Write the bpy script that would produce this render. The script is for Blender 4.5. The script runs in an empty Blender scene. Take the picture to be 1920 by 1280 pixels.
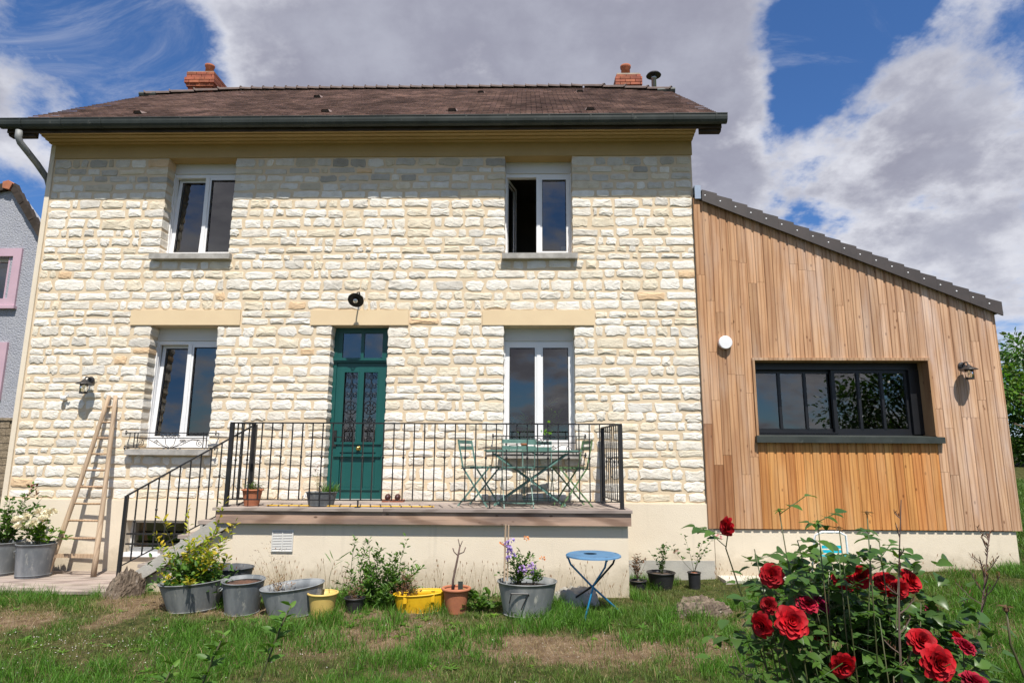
import bpy, math, random
import numpy as np
from mathutils import Vector, Matrix
random.seed(11); rs = np.random.RandomState(5)
R = math.radians; PI = math.pi
S = bpy.context.scene; COL = S.collection

# ------------------------------------------------------------------ camera, sky, sun, exposure
cd = bpy.data.cameras.new('camera'); cam = bpy.data.objects.new('camera', cd); COL.objects.link(cam)
cd.sensor_width = 36; cd.lens = 22.31; cd.clip_start = .05; cd.clip_end = 3000
ax = ((0.99970506, 0.02368535, 0.00536639), (-0.00112928, -0.1753935, 0.98449776), (-0.0242594, 0.98421345, 0.17531502))
cam.matrix_world = Matrix(((ax[0][0], ax[1][0], -ax[2][0], 0), (ax[0][1], ax[1][1], -ax[2][1], -8.7), (ax[0][2], ax[1][2], -ax[2][2], 1.7), (0, 0, 0, 1)))
S.camera = cam
SUN_EL, SUN_AZ = R(61), R(14)
sdir = Vector((math.sin(SUN_AZ)*math.cos(SUN_EL), -math.cos(SUN_AZ)*math.cos(SUN_EL), math.sin(SUN_EL)))
ld = bpy.data.lights.new('sun', 'SUN'); ld.energy = 5.0; ld.angle = R(.5); ld.color = (1, .95, .87)
lo = bpy.data.objects.new('sun', ld); COL.objects.link(lo); lo.rotation_euler = sdir.to_track_quat('Z', 'Y').to_euler()
S.view_settings.view_transform = 'Standard'; S.view_settings.look = 'None'; S.view_settings.exposure = 0.45; S.view_settings.gamma = 1
S.view_settings.use_curve_mapping = False

class NT:
    """small helper to wire shader nodes"""
    def __init__(s, tree): s.t = tree; s.n = tree.nodes; s.n.clear()
    def new(s, typ, **kw):
        n = s.n.new(typ)
        for k, v in kw.items():
            if k.startswith('i_'):
                n.inputs[k[2:]].default_value = v
            else: setattr(n, k, v)
        return n
    def ln(s, a, b): s.t.links.new(a, b)
    def math(s, op, a, b=None, c=None, clamp=False):
        n = s.n.new('ShaderNodeMath'); n.operation = op; n.use_clamp = clamp
        for i, v in enumerate((a, b, c)):
            if v is None: continue
            if isinstance(v, (int, float)): n.inputs[i].default_value = v
            else: s.ln(v, n.inputs[i])
        return n.outputs[0]
    def vmath(s, op, a, b=None):
        n = s.n.new('ShaderNodeVectorMath'); n.operation = op
        for i, v in enumerate((a, b)):
            if v is None: continue
            if isinstance(v, (tuple, list)): n.inputs[i].default_value = v
            else: s.ln(v, n.inputs[i])
        return n
    def noise(s, vec, scale, detail=4, rough=.55, dist=0):
        n = s.n.new('ShaderNodeTexNoise'); n.inputs['Scale'].default_value = scale; n.inputs['Detail'].default_value = detail
        n.inputs['Roughness'].default_value = rough; n.inputs['Distortion'].default_value = dist
        if vec is not None: s.ln(vec, n.inputs['Vector'])
        return n.outputs['Fac']
    def ramp(s, fac, lo, hi, a=0., b=1.):
        n = s.n.new('ShaderNodeMapRange'); n.interpolation_type = 'SMOOTHSTEP'
        n.inputs['From Min'].default_value = lo; n.inputs['From Max'].default_value = hi
        n.inputs['To Min'].default_value = a; n.inputs['To Max'].default_value = b
        s.ln(fac, n.inputs['Value']); return n.outputs['Result']
    def mix(s, fac, a, b, mode='MIX'):
        n = s.n.new('ShaderNodeMix'); n.data_type = 'RGBA'; n.blend_type = mode
        for nm, v in ((0, fac), (6, a), (7, b)):
            if isinstance(v, (int, float)): n.inputs[nm].default_value = v
            elif isinstance(v, (tuple, list)): n.inputs[nm].default_value = tuple(v)[:3] + (1,)
            else: s.ln(v, n.inputs[nm])
        return n.outputs[2]

w = bpy.data.worlds.new('World'); S.world = w; w.use_nodes = True
N = NT(w.node_tree)
sky = N.new('ShaderNodeTexSky', sky_type='NISHITA', sun_disc=False, sun_elevation=SUN_EL, sun_rotation=R(166))
sky.air_density = 1.0; sky.dust_density = .3; sky.ozone_density = 2.5
tc = N.new('ShaderNodeTexCoord'); d = tc.outputs['Generated']
sp = N.new('ShaderNodeSeparateXYZ'); N.ln(d, sp.inputs[0])
zz = N.math('ADD', N.math('MAXIMUM', sp.outputs[2], 0.0), .36)
cb = N.new('ShaderNodeCombineXYZ'); N.ln(N.math('DIVIDE', sp.outputs[0], zz), cb.inputs[0]); N.ln(N.math('DIVIDE', sp.outputs[1], zz), cb.inputs[1])
pv = N.vmath('ADD', cb.outputs[0], (3.1, 7.7, 1.3)).outputs[0]
n1 = N.math('ADD', N.math('MULTIPLY', N.math('SUBTRACT', N.noise(pv, 2.1, 11, .62, .15), .5), 1.9), .54)
n2 = N.noise(N.vmath('ADD', cb.outputs[0], (9.2, 1.7, 4.)).outputs[0], 2.2, 6, .55)
n3 = N.noise(N.vmath('ADD', cb.outputs[0], (1.2, 5.7, 9.)).outputs[0], 5.5, 6, .6)
cover = n1
wn = N.new('ShaderNodeTexNoise'); wn.inputs['Scale'].default_value = 2.6; wn.inputs['Detail'].default_value = 6; wn.inputs['Roughness'].default_value = .6; N.ln(cb.outputs[0], wn.inputs['Vector'])
dw = N.vmath('ADD', d, N.vmath('MULTIPLY', N.vmath('SUBTRACT', wn.outputs['Color'], (.5, .5, .5)).outputs[0], (.26, .26, .26)).outputs[0]).outputs[0]
# cloud banks (+) and blue openings (-), each a soft region of the sky given by its direction
for dx, dy, dz, r, a in ((-.22, .80, .56, .20, .30), (.008, .80, .60, .22, .30), (.25, .81, .50, .12, .26), (-.58, .68, .44, .14, .16), (.165, .87, .43, .15, .18),
                         (-.50, .70, .53, .10, -.34), (-.455, .76, .46, .085, -.42), (-.52, .79, .33, .10, -.14), (.415, .76, .50, .085, -.45), (.37, .83, .42, .075, -.42),
                         (.50, .77, .40, .10, .16), (.44, .84, .31, .08, .12), (.57, .77, .27, .10, .10), (.60, .67, .45, .07, -.30), (.49, .72, .50, .05, .06), (.47, .83, .35, .05, -.25), (.53, .83, .15, .14, .16), (.44, .71, .54, .05, -.45), (.40, .78, .47, .035, -.35), (.40, .855, .335, .045, -.42), (.52, .78, .35, .035, -.35), (.55, .70, .43, .05, .12)):
    L = N.vmath('DISTANCE', dw, (dx, dy, dz)).outputs['Value']
    g = N.math('EXPONENT', N.math('MULTIPLY', N.math('POWER', N.math('DIVIDE', L, r), 2.), -1.))
    cover = N.math('ADD', cover, N.math('MULTIPLY', g, a))
mask = N.ramp(cover, .44, .70)
wisp = N.math('MULTIPLY', N.ramp(N.noise(N.vmath('MULTIPLY', cb.outputs[0], (1.2, 2.6, 1)).outputs[0], 3.0, 9, .66, .8), .46, .78), .42)
mask = N.math('MAXIMUM', mask, wisp)
thick = N.ramp(N.math('ADD', N.math('MULTIPLY', cover, .62), N.math('ADD', N.math('MULTIPLY', n2, .75), N.math('MULTIPLY', n3, .6))), 1.0, 1.28)
cl = N.mix(thick, (6.5, 6.6, 7.2), (2.85, 2.9, 3.65))
cl = N.mix(N.ramp(n3, .35, .75), cl, N.mix(.5, cl, (4.9, 5.1, 5.9)))
skyc = N.mix(1., sky.outputs[0], (.52, .80, 1.15), 'MULTIPLY')
col = N.mix(mask, skyc, cl)
bg = N.new('ShaderNodeBackground'); bg.inputs['Strength'].default_value = .085; N.ln(col, bg.inputs['Color'])
wo = N.new('ShaderNodeOutputWorld'); N.ln(bg.outputs[0], wo.inputs[0])

# ------------------------------------------------------------------ materials
def nmat(name):
    m = bpy.data.materials.new(name); m.use_nodes = True; N = NT(m.node_tree)
    b = N.new('ShaderNodeBsdfPrincipled'); o = N.new('ShaderNodeOutputMaterial'); N.ln(b.outputs[0], o.inputs[0])
    return m, N, b
def coords(N, stretch=(1, 1, 1), rand=True):
    tc = N.new('ShaderNodeTexCoord'); v = tc.outputs['Object']
    if rand:
        oi = N.new('ShaderNodeObjectInfo'); v = N.vmath('ADD', v, N.vmath('SCALE', (7.3, 3.1, 5.7)).outputs[0]).outputs[0] if False else v
        c = N.new('ShaderNodeCombineXYZ')
        for k, f in enumerate((37., 91., 53.)): N.ln(N.math('MULTIPLY', oi.outputs['Random'], f), c.inputs[k])
        v = N.vmath('ADD', v, c.outputs[0]).outputs[0]
    if stretch != (1, 1, 1): v = N.vmath('MULTIPLY', v, stretch).outputs[0]
    return v
def bump(N, b, h, strength, dist):
    n = N.new('ShaderNodeBump'); n.inputs['Strength'].default_value = strength; n.inputs['Distance'].default_value = dist
    N.ln(h, n.inputs['Height']); N.ln(n.outputs[0], b.inputs['Normal'])
def M(name, c1, c2=None, scale=6, rough=.6, bs=0, bscale=40, bdist=.01, stretch=(1, 1, 1), metal=0, rand=False, tint=False, spots=None, spec=.5, objcol=False, sss=0):
    """two-tone noisy surface, optional spots (colour, scale, threshold) and bump"""
    m, N, b = nmat(name); v = coords(N, stretch, rand)
    c2 = c2 or tuple(x*.8 for x in c1)
    c = N.mix(N.ramp(N.noise(v, scale, 6, .6), .35, .65), c1, c2)
    if spots:
        sc, ss, th = spots
        c = N.mix(N.ramp(N.noise(N.vmath('ADD', v, (5, 5, 5)).outputs[0], ss, 6, .65), th, th+.1), c, sc)
    if tint:
        a = N.new('ShaderNodeAttribute', attribute_name='tint'); c = N.mix(1., c, a.outputs['Color'], 'MULTIPLY')
    if objcol:
        a = N.new('ShaderNodeObjectInfo'); c = N.mix(1., c, a.outputs['Color'], 'MULTIPLY')
    N.ln(c, b.inputs['Base Color']); b.inputs['Roughness'].default_value = rough; b.inputs['Metallic'].default_value = metal
    b.inputs['Specular IOR Level'].default_value = spec
    if bs: bump(N, b, N.noise(v, bscale, 5, .6), bs, bdist)
    return m
def leafmat(name, c1, c2, tr=.35, rough=.5, tint=True):
    m = bpy.data.materials.new(name); m.use_nodes = True; N = NT(m.node_tree)
    b = N.new('ShaderNodeBsdfPrincipled'); t = N.new('ShaderNodeBsdfTranslucent'); mx = N.new('ShaderNodeMixShader'); o = N.new('ShaderNodeOutputMaterial')
    v = coords(N, rand=True); c = N.mix(N.noise(v, 9, 3), c1, c2)
    if tint:
        a = N.new('ShaderNodeAttribute', attribute_name='tint'); c = N.mix(1., c, a.outputs['Color'], 'MULTIPLY')
    N.ln(c, b.inputs['Base Color']); b.inputs['Roughness'].default_value = rough; b.inputs['Specular IOR Level'].default_value = .35
    N.ln(N.mix(1., c, (1.25, 1.35, .6) if 'petal' not in name else (1.3, 1.1, 1.1), 'MULTIPLY'), t.inputs['Color']); mx.inputs[0].default_value = tr
    N.ln(b.outputs[0], mx.inputs[1]); N.ln(t.outputs[0], mx.inputs[2]); N.ln(mx.outputs[0], o.inputs[0])
    return m

# limestone: pale chiselled face, grey weathering and small dark pits
m, N, b = nmat('limestone'); v = coords(N, rand=False); STONE = m
a = N.new('ShaderNodeAttribute', attribute_name='tint')
c = N.mix(N.ramp(N.noise(v, 7, 5), .35, .7), (.77, .735, .665), (.68, .635, .555))
pit = N.noise(N.vmath('MULTIPLY', v, (1, 1, 1.8)).outputs[0], 34, 5, .65, .6)
c = N.mix(N.math('MULTIPLY', N.ramp(pit, .60, .73), .6), c, (.23, .20, .16))
c = N.mix(N.math('MULTIPLY', N.ramp(N.noise(v, 3.1, 3), .60, .76), .45), c, (.50, .46, .39))
N.ln(N.mix(1., c, a.outputs['Color'], 'MULTIPLY'), b.inputs['Base Color']); b.inputs['Roughness'].default_value = .9; b.inputs['Specular IOR Level'].default_value = .2
h = N.math('ADD', N.noise(v, 22, 6, .62, .5), N.math('MULTIPLY', N.ramp(pit, .52, .70), -.55))
h = N.math('ADD', h, N.math('MULTIPLY', N.noise(N.vmath('MULTIPLY', v, (1, 1, 2.2)).outputs[0], 60, 3, .6), .35))
bump(N, b, h, .7, .010)

MORTAR = M('lime_mortar', (.68, .555, .395), (.625, .50, .345), 3, .95, .5, 60, .01, spec=.1)
RENDER = M('cream_render', (.70, .625, .515), (.66, .585, .48), 1.2, .9, .35, 90, .006, spec=.15, spots=((.60, .55, .45), .9, .66))
m, N, b = nmat('cream_render'); v = coords(N, rand=False); RENDER = m
c = N.mix(N.ramp(N.noise(v, 1.2, 5), .35, .65), (.725, .635, .50), (.685, .595, .465))
ge = N.new('ShaderNodeNewGeometry'); sz = N.new('ShaderNodeSeparateXYZ'); N.ln(ge.outputs['Position'], sz.inputs[0])
low = N.ramp(N.math('ADD', sz.outputs[2], N.math('MULTIPLY', N.noise(v, 6, 6, .7), -.55)), -.04, .26, 1., 0.)
c = N.mix(N.math('MULTIPLY', low, .55), c, (.36, .30, .21))
drip = N.noise(N.vmath('MULTIPLY', v, (9, 9, .7)).outputs[0], 1.2, 5, .65)
c = N.mix(N.math('MULTIPLY', N.ramp(drip, .56, .76), .28), c, (.45, .40, .32))
N.ln(c, b.inputs['Base Color']); b.inputs['Roughness'].default_value = .95; b.inputs['Specular IOR Level'].default_value = .1
bump(N, b, N.math('ADD', N.noise(v, 95, 4, .6), N.math('MULTIPLY', N.noise(v, 6, 3), .6)), .45, .007)
PAINT = M('ochre_paint', (.70, .55, .35), (.67, .52, .33), 2, .8, .2, 70, .004, spec=.2)
SOFFSHADE = M('ochre_paint_eave_shade', (.44, .315, .155), (.41, .29, .14), 2, .85, spec=.15)  # lintel ochre with the eave shade darkened into its colour
CEMENT = M('grey_cement', (.44, .42, .37), (.36, .345, .31), 5, .9, .5, 60, .01, spec=.15)
SILL = M('sill_cement', (.42, .40, .37), (.30, .285, .26), 8, .85, .4, 60, .01, spec=.2)
PVC = M('white_pvc', (.78, .78, .78), (.74, .74, .75), 3, .35)
PVCG = M('shutter_box_pvc', (.62, .61, .58), (.60, .59, .56), 3, .4)
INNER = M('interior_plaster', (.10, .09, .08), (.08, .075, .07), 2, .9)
SEAL = M('rubber_seal', (.02, .02, .02), (.03, .03, .03), 3, .6)
GREEN = M('teal_paint', (.005, .072, .066), (.007, .085, .076), 4, .42, .08, 50, .003, stretch=(1, 1, .2))
BLACK = M('black_metal', (.012, .012, .013), (.022, .02, .02), 12, .45, .1, 80, .002)
ALU = M('black_aluminium', (.010, .011, .013), (.013, .013, .015), 5, .35)
BRASS = M('brass', (.65, .48, .16), (.5, .35, .1), 8, .25, metal=1)
ZINC = M('zinc', (.27, .275, .27), (.135, .145, .15), 6, .66, .25, 30, .005, metal=.15, spots=((.36, .35, .31), 11, .58), stretch=(1, 1, .35), tint=True)
GUTTER = M('patinated_zinc', (.045, .052, .047), (.030, .036, .032), 3, .55, metal=.0, spots=((.11, .115, .10), 7, .63), spec=.3)
SHINY = M('bright_zinc', (.55, .60, .62), (.48, .53, .55), 4, .3, metal=.7)
RUST = M('rusty_iron', (.13, .058, .032), (.06, .032, .022), 14, .9, 1., 40, .02, spots=((.22, .13, .08), 22, .58))
TERRA = M('terracotta', (.42, .15, .07), (.34, .12, .06), 9, .8, .15, 60, .003, spots=((.55, .38, .28), 12, .66))
BRICK = M('red_brick', (.38, .11, .055), (.25, .075, .04), 9, .85, .4, 60, .005, rand=True, tint=True)
BMORT = M('brick_mortar', (.42, .36, .28), (.33, .28, .22), 9, .9, .3, 60, .004)
POT = M('clay_pot', (.40, .12, .05), (.30, .09, .04), 9, .8)
TILE = M('brown_clay_tile', (.34, .255, .225), (.24, .178, .158), 2.5, .8, .3, 60, .004, tint=True, spots=((.40, .33, .28), 14, .66))
RIDGE = M('ridge_tile', (.14, .10, .085), (.10, .072, .062), 8, .85, .3, 60, .004, rand=True, spots=((.28, .25, .2), 12, .66))
VERGE = M('dark_concrete_tile', (.062, .050, .046), (.050, .041, .038), 6, .6, .15, 70, .002, rand=True)
SOIL = M('potting_soil', (.09, .06, .04), (.05, .035, .025), 14, .95, .8, 40, .02)
YPL = M('yellow_plastic', (.62, .44, .13), (.54, .37, .11), 6, .5, spots=((.42, .27, .09), 8, .66))
YEL = M('yellow_paint', (.78, .46, .015), (.68, .38, .01), 6, .45, .1, 40, .003, spots=((.45, .25, .02), 10, .66))
BLUE = M('blue_paint', (.085, .20, .34), (.07, .16, .28), 7, .5, spots=((.20, .10, .05), 9, .67))
BLUE2 = M('bright_blue_enamel', (.02, .22, .42), (.02, .17, .34), 7, .4)
TURQ = M('turquoise_plastic', (.01, .42, .50), (.01, .36, .45), 5, .4)
CHG = M('sage_green_paint', (.13, .25, .21), (.10, .20, .165), 9, .5)
CHO = M('olive_green_paint', (.14, .23, .10), (.11, .19, .08), 9, .5)
BLKP = M('black_plastic', (.015, .015, .017), (.025, .025, .026), 8, .5)
WHITE = M('white_plastic', (.8, .8, .8), (.77, .77, .77), 4, .3)
REDP = M('red_plastic', (.45, .02, .02), (.4, .02, .02), 4, .3)
ROUGHC = M('grey_roughcast', (.385, .395, .43), (.35, .36, .40), 3, .95, 1., 26, .04, spec=.1)
PINK = M('pink_paint', (.52, .36, .42), (.48, .33, .39), 3, .7)
RUBBLE = M('brown_rubble', (.30, .235, .16), (.2, .155, .1), 9, .9, .9, 30, .03, rand=True)
SLAB = M('pale_stone_slab', (.56, .52, .45), (.46, .42, .36), 6, .9, .5, 50, .01, rand=True)
BARK = M('dry_bark', (.26, .20, .145), (.10, .072, .05), 14, .95, 1., 26, .05, stretch=(1, 1, .3), spots=((.35, .30, .25), 18, .6))
SHOE = M('dark_red_leather', (.06, .015, .012), (.04, .01, .01), 8, .5)
STEM = M('green_stem', (.045, .075, .018), (.075, .06, .025), 9, .6)
STEMB = M('brown_stem', (.085, .05, .035), (.13, .085, .06), 9, .8)
STEMD = M('dead_stem', (.10, .062, .055), (.16, .11, .085), 12, .85)
STEMT = M('straw_stem', (.36, .27, .14), (.28, .2, .1), 12, .85)
LEAF = leafmat('leaf_green', (.055, .115, .022), (.085, .165, .03))
LEAFD = leafmat('rose_leaf', (.040, .095, .022), (.075, .145, .035), .3, .36)
LEAFY = leafmat('yellow_leaf', (.55, .42, .05), (.36, .38, .05), .4)
LEAFB = leafmat('dry_leaf', (.17, .09, .045), (.11, .06, .035), .2)
FLOW = leafmat('flower_petal', (.8, .8, .8), (.72, .72, .72), .3, .6)
PETAL = leafmat('red_petal', (.50, .003, .010), (.30, .002, .008), .22, .7)
m, N, b = nmat('unused_petal')
lw = N.new('ShaderNodeObjectInfo')
v = coords(N, rand=True); c = N.mix(N.noise(v, 25, 3), (.62, .004, .010), (.40, .002, .008))
a = N.new('ShaderNodeAttribute', attribute_name='tint'); c = N.mix(1., c, a.outputs['Color'], 'MULTIPLY')
N.ln(c, b.inputs['Base Color']); b.inputs['Roughness'].default_value = .6; b.inputs['Specular IOR Level'].default_value = .2; b.inputs['Sheen Weight'].default_value = .12

def woodmat(name, c1, c2, line, gs=1., rough=.75, bs=.25, knots=True, axis=2):
    """grain runs along the given object axis; per-object colour multiplies it"""
    m, N, b = nmat(name); v = coords(N, rand=True)
    st = [26*gs, 26*gs, 26*gs]; st[axis] = 1.3*gs
    vv = N.vmath('MULTIPLY', v, tuple(st)).outputs[0]
    g1 = N.noise(vv, 1., 5, .6, 1.2)
    st2 = [4, 4, 4]; st2[axis] = .55
    w1 = N.new('ShaderNodeTexWave', wave_type='BANDS', bands_direction='X'); w1.inputs['Scale'].default_value = 5.5*gs; w1.inputs['Distortion'].default_value = 9; w1.inputs['Detail'].default_value = 2; w1.inputs['Detail Scale'].default_value = .7
    st3 = [1., 1., 1.]; st3[axis] = .09; N.ln(N.vmath('MULTIPLY', v, tuple(st3)).outputs[0], w1.inputs['Vector'])
    c = N.mix(N.ramp(N.noise(N.vmath('MULTIPLY', v, tuple(st2)).outputs[0], 1.5, 4), .35, .65), c1, c2)
    c = N.mix(N.math('MULTIPLY', N.ramp(w1.outputs[0], .60, 1.), .50), c, line)
    c = N.mix(N.math('MULTIPLY', N.ramp(g1, .54, .76), .35), c, line)
    if knots:
        vo = N.new('ShaderNodeTexVoronoi', feature='F1'); vo.inputs['Scale'].default_value = 1.; vo.inputs['Randomness'].default_value = 1
        st4 = [8., 8., 8.]; st4[axis] = 4.2; N.ln(N.vmath('MULTIPLY', v, tuple(st4)).outputs[0], vo.inputs['Vector'])
        c = N.mix(N.math('MULTIPLY', N.ramp(vo.outputs['Distance'], .05, .13, 1., 0.), .75), c, tuple(x*.6 for x in line))
    if name == 'larch_board':
        tcw = N.new('ShaderNodeNewGeometry'); ws = N.vmath('MULTIPLY', tcw.outputs['Position'], (3.2, 1, .55)).outputs[0]
        c = N.mix(N.math('MULTIPLY', N.ramp(N.noise(ws, 1.1, 6, .6), .45, .72), .45), c, (.56, .47, .40)); c = N.mix(N.math('MULTIPLY', N.ramp(N.noise(N.vmath('ADD', ws, (9, 9, 9)).outputs[0], 1.9, 6, .7), .58, .78), .35), c, (.30, .17, .10))
    oi = N.new('ShaderNodeObjectInfo'); c = N.mix(1., c, oi.outputs['Color'], 'MULTIPLY')
    N.ln(c, b.inputs['Base Color']); b.inputs['Roughness'].default_value = rough; b.inputs['Specular IOR Level'].default_value = .25
    bump(N, b, N.math('ADD', g1, N.math('MULTIPLY', w1.outputs[0], -.4)), bs, .006)
    return m
LARCH = woodmat('larch_board', (.54, .335, .19), (.41, .24, .135), (.22, .095, .04))
DECKW = woodmat('weathered_decking', (.36, .30, .26), (.28, .235, .20), (.13, .10, .085), 1., .85, .4, False, 0)
BEAMW = woodmat('weathered_beam', (.46, .31, .225), (.22, .155, .125), (.12, .065, .04), .8, .85, .4, True, 0)
OLDW = woodmat('old_pole_wood', (.50, .375, .255), (.40, .30, .205), (.25, .175, .12), 1.4, .8, .3, False, 2)
DARKW = woodmat('dark_rafter', (.06, .045, .035), (.045, .035, .028), (.02, .015, .01), 1., .85, .3, False, 0)

m = bpy.data.materials.new('window_glass'); m.use_nodes = True; N = NT(m.node_tree); GLASS = m
fr = N.new('ShaderNodeFresnel'); fr.inputs[0].default_value = 2.15
tb = N.new('ShaderNodeBsdfTransparent'); tb.inputs[0].default_value = (.80, .83, .82, 1); gb = N.new('ShaderNodeBsdfGlossy'); gb.inputs['Roughness'].default_value = .0; gb.inputs['Color'].default_value = (1, .97, .93, 1)
mx = N.new('ShaderNodeMixShader'); o = N.new('ShaderNodeOutputMaterial')
v = coords(N, rand=True); bn = N.new('ShaderNodeBump'); bn.inputs['Strength'].default_value = .012; bn.inputs['Distance'].default_value = .02; N.ln(N.noise(v, 2.2, 1), bn.inputs['Height']); N.ln(bn.outputs[0], gb.inputs['Normal'])
N.ln(fr.outputs[0], mx.inputs[0]); N.ln(tb.outputs[0], mx.inputs[1]); N.ln(gb.outputs[0], mx.inputs[2]); N.ln(mx.outputs[0], o.inputs[0])
m = bpy.data.materials.new('lamp_glass'); m.use_nodes = True; N = NT(m.node_tree); LGLASS = m
fr = N.new('ShaderNodeFresnel'); fr.inputs[0].default_value = 1.5
tb = N.new('ShaderNodeBsdfTransparent'); tb.inputs[0].default_value = (.93, .95, .92, 1); gb = N.new('ShaderNodeBsdfGlossy'); gb.inputs['Roughness'].default_value = .03
mx = N.new('ShaderNodeMixShader'); o = N.new('ShaderNodeOutputMaterial')
N.ln(fr.outputs[0], mx.inputs[0]); N.ln(tb.outputs[0], mx.inputs[1]); N.ln(gb.outputs[0], mx.inputs[2]); N.ln(mx.outputs[0], o.inputs[0])

# ------------------------------------------------------------------ geometry helpers
def tag(o, label=None, cat=None, group=None, kind=None):
    if label: o['label'] = label
    if cat: o['category'] = cat
    if group: o['group'] = group
    if kind: o['kind'] = kind
    return o
ORG = {}
def empty(name, label, cat, loc=(0, 0, 0), rz=0, group=None):
    o = bpy.data.objects.new(name, None); COL.objects.link(o); o.location = loc; o.rotation_euler = (0, 0, rz); o.empty_display_size = .2
    ORG[o.name] = Vector(loc); return tag(o, label, cat, group)
class MB:
    def __init__(s): s.v = []; s.f = []; s.c = []; s.tint = None
    def add(s, vs, fs):
        k = len(s.v); s.v += [tuple(p) for p in vs]; s.f += [tuple(i+k for i in f) for f in fs]
        s.c += [s.tint or (1, 1, 1)]*len(vs); return s
    def box(s, x0, x1, y0, y1, z0, z1):
        return s.add([(x0, y0, z0), (x1, y0, z0), (x1, y1, z0), (x0, y1, z0), (x0, y0, z1), (x1, y0, z1), (x1, y1, z1), (x0, y1, z1)],
                     [(0, 3, 2, 1), (4, 5, 6, 7), (0, 1, 5, 4), (1, 2, 6, 5), (2, 3, 7, 6), (3, 0, 4, 7)])
    def bar(s, p, q, w, h, up=(0, 0, 1)):
        p = Vector(p); q = Vector(q); d = (q-p).normalized(); up = Vector(up)
        if abs(d.dot(up)) > .98: up = Vector((0, 1, 0))
        a = d.cross(up).normalized()*w/2; b = a.cross(d).normalized()*h/2
        return s.add([p-a-b, p+a-b, p+a+b, p-a+b, q-a-b, q+a-b, q+a+b, q-a+b],
                     [(0, 3, 2, 1), (4, 5, 6, 7), (0, 1, 5, 4), (1, 2, 6, 5), (2, 3, 7, 6), (3, 0, 4, 7)])
    def prism(s, poly, y0, y1):
        """polygon in x,z (counter-clockwise seen from -y) extruded in y"""
        n = len(poly)
        return s.add([(x, y0, z) for x, z in poly]+[(x, y1, z) for x, z in poly],
                     [tuple(range(n)), tuple(range(2*n-1, n-1, -1))]+[(i, i+n, (i+1) % n+n, (i+1) % n) for i in range(n)])
    def tube(s, pts, r, n=8, close=False, cap=True):
        pts = [Vector(p) for p in pts]; k = len(s.v); m = len(pts); rr = r if isinstance(r, (list, tuple)) else [r]*m
        ref = None; vs = []
        for i, p in enumerate(pts):
            if close: t = (pts[(i+1) % m]-pts[i-1])
            else: t = pts[min(i+1, m-1)]-pts[max(i-1, 0)]
            if t.length < 1e-9: t = Vector((0, 0, 1))
            t.normalize()
            if ref is None: ref = t.orthogonal().normalized()
            ref = (ref-t*ref.dot(t)); ref = ref.normalized() if ref.length > 1e-6 else t.orthogonal().normalized()
            b = t.cross(ref)
            for j in range(n):
                a = 2*PI*j/n; vs.append(p+(ref*math.cos(a)+b*math.sin(a))*rr[i])
        fs = []
        for i in range(m if close else m-1):
            i2 = (i+1) % m
            for j in range(n): fs.append((i*n+j, i*n+(j+1) % n, i2*n+(j+1) % n, i2*n+j))
        if cap and not close: fs += [tuple(range(n-1, -1, -1)), tuple(range((m-1)*n, m*n))]
        return s.add(vs, fs)
    def lathe(s, prof, c=(0, 0, 0), n=24, sx=1, sy=1, rot=0):
        """profile of (radius, z) turned about z, elliptical if sx,sy differ"""
        vs = []; cr, sr = math.cos(rot), math.sin(rot)
        for r, z in prof:
            for j in range(n):
                a = 2*PI*j/n; x, y = r*sx*math.cos(a), r*sy*math.sin(a)
                vs.append((c[0]+x*cr-y*sr, c[1]+x*sr+y*cr, c[2]+z))
        fs = [(i*n+j, i*n+(j+1) % n, (i+1)*n+(j+1) % n, (i+1)*n+j) for i in range(len(prof)-1) for j in range(n)]
        if prof[0][0] > 1e-4: fs.append(tuple(range(n-1, -1, -1)))
        if prof[-1][0] > 1e-4: fs.append(tuple(range((len(prof)-1)*n, len(prof)*n)))
        return s.add(vs, fs)
    def leaf(s, p, d, L, W, nrm=None, fold=.25, droop=.15):
        d = Vector(d).normalized(); nrm = Vector(nrm) if nrm is not None else Vector((random.uniform(-1, 1), random.uniform(-1, 1), 1.2))
        a = d.cross(nrm); a = a.normalized() if a.length > 1e-5 else d.orthogonal().normalized(); u = a.cross(d).normalized(); p = Vector(p)
        m1 = p+d*L*.35-u*L*droop*.2; m2 = p+d*L*.75-u*L*droop*.6; t = p+d*L-u*L*droop
        vs = [p, m1+a*W*.5+u*W*fold, m1-a*W*.5+u*W*fold, m1, m2+a*W*.36+u*W*fold*.6, m2-a*W*.36+u*W*fold*.6, m2, t]
        return s.add(vs, [(0, 3, 1), (0, 2, 3), (3, 6, 4, 1), (3, 2, 5, 6), (6, 7, 4), (6, 5, 7)])
    def xf(s, f, start=0):
        s.v = s.v[:start]+[tuple(f(Vector(p))) for p in s.v[start:]]; return s
    def build(s, name, mat, parent=None, smooth=False, org=None, kind=None, color=None, label=None):
        o0 = Vector(org) if org is not None else (ORG.get(parent.name, Vector()) if parent else Vector())
        me = bpy.data.meshes.new(name); me.from_pydata([tuple(Vector(p)-o0) for p in s.v], [], s.f); me.update()
        if any(c != (1, 1, 1) for c in s.c) or (mat and any(n.type == 'ATTRIBUTE' for n in mat.node_tree.nodes)):
            at = me.color_attributes.new('tint', 'FLOAT_COLOR', 'POINT')
            at.data.foreach_set('color', np.array([(c[0], c[1], c[2], 1) for c in s.c], np.float32).ravel())
        if mat: me.materials.append(mat)
        if smooth: me.polygons.foreach_set('use_smooth', [True]*len(me.polygons))
        o = bpy.data.objects.new(name, me); COL.objects.link(o)
        if parent: o.parent = parent; ORG[o.name] = o0
        elif org is not None: o.location = o0; ORG[o.name] = o0
        else: ORG[o.name] = Vector()
        if kind: o['kind'] = kind
        if color: o.color = (*color, 1)
        if label: o['label'] = label
        return o
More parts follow.
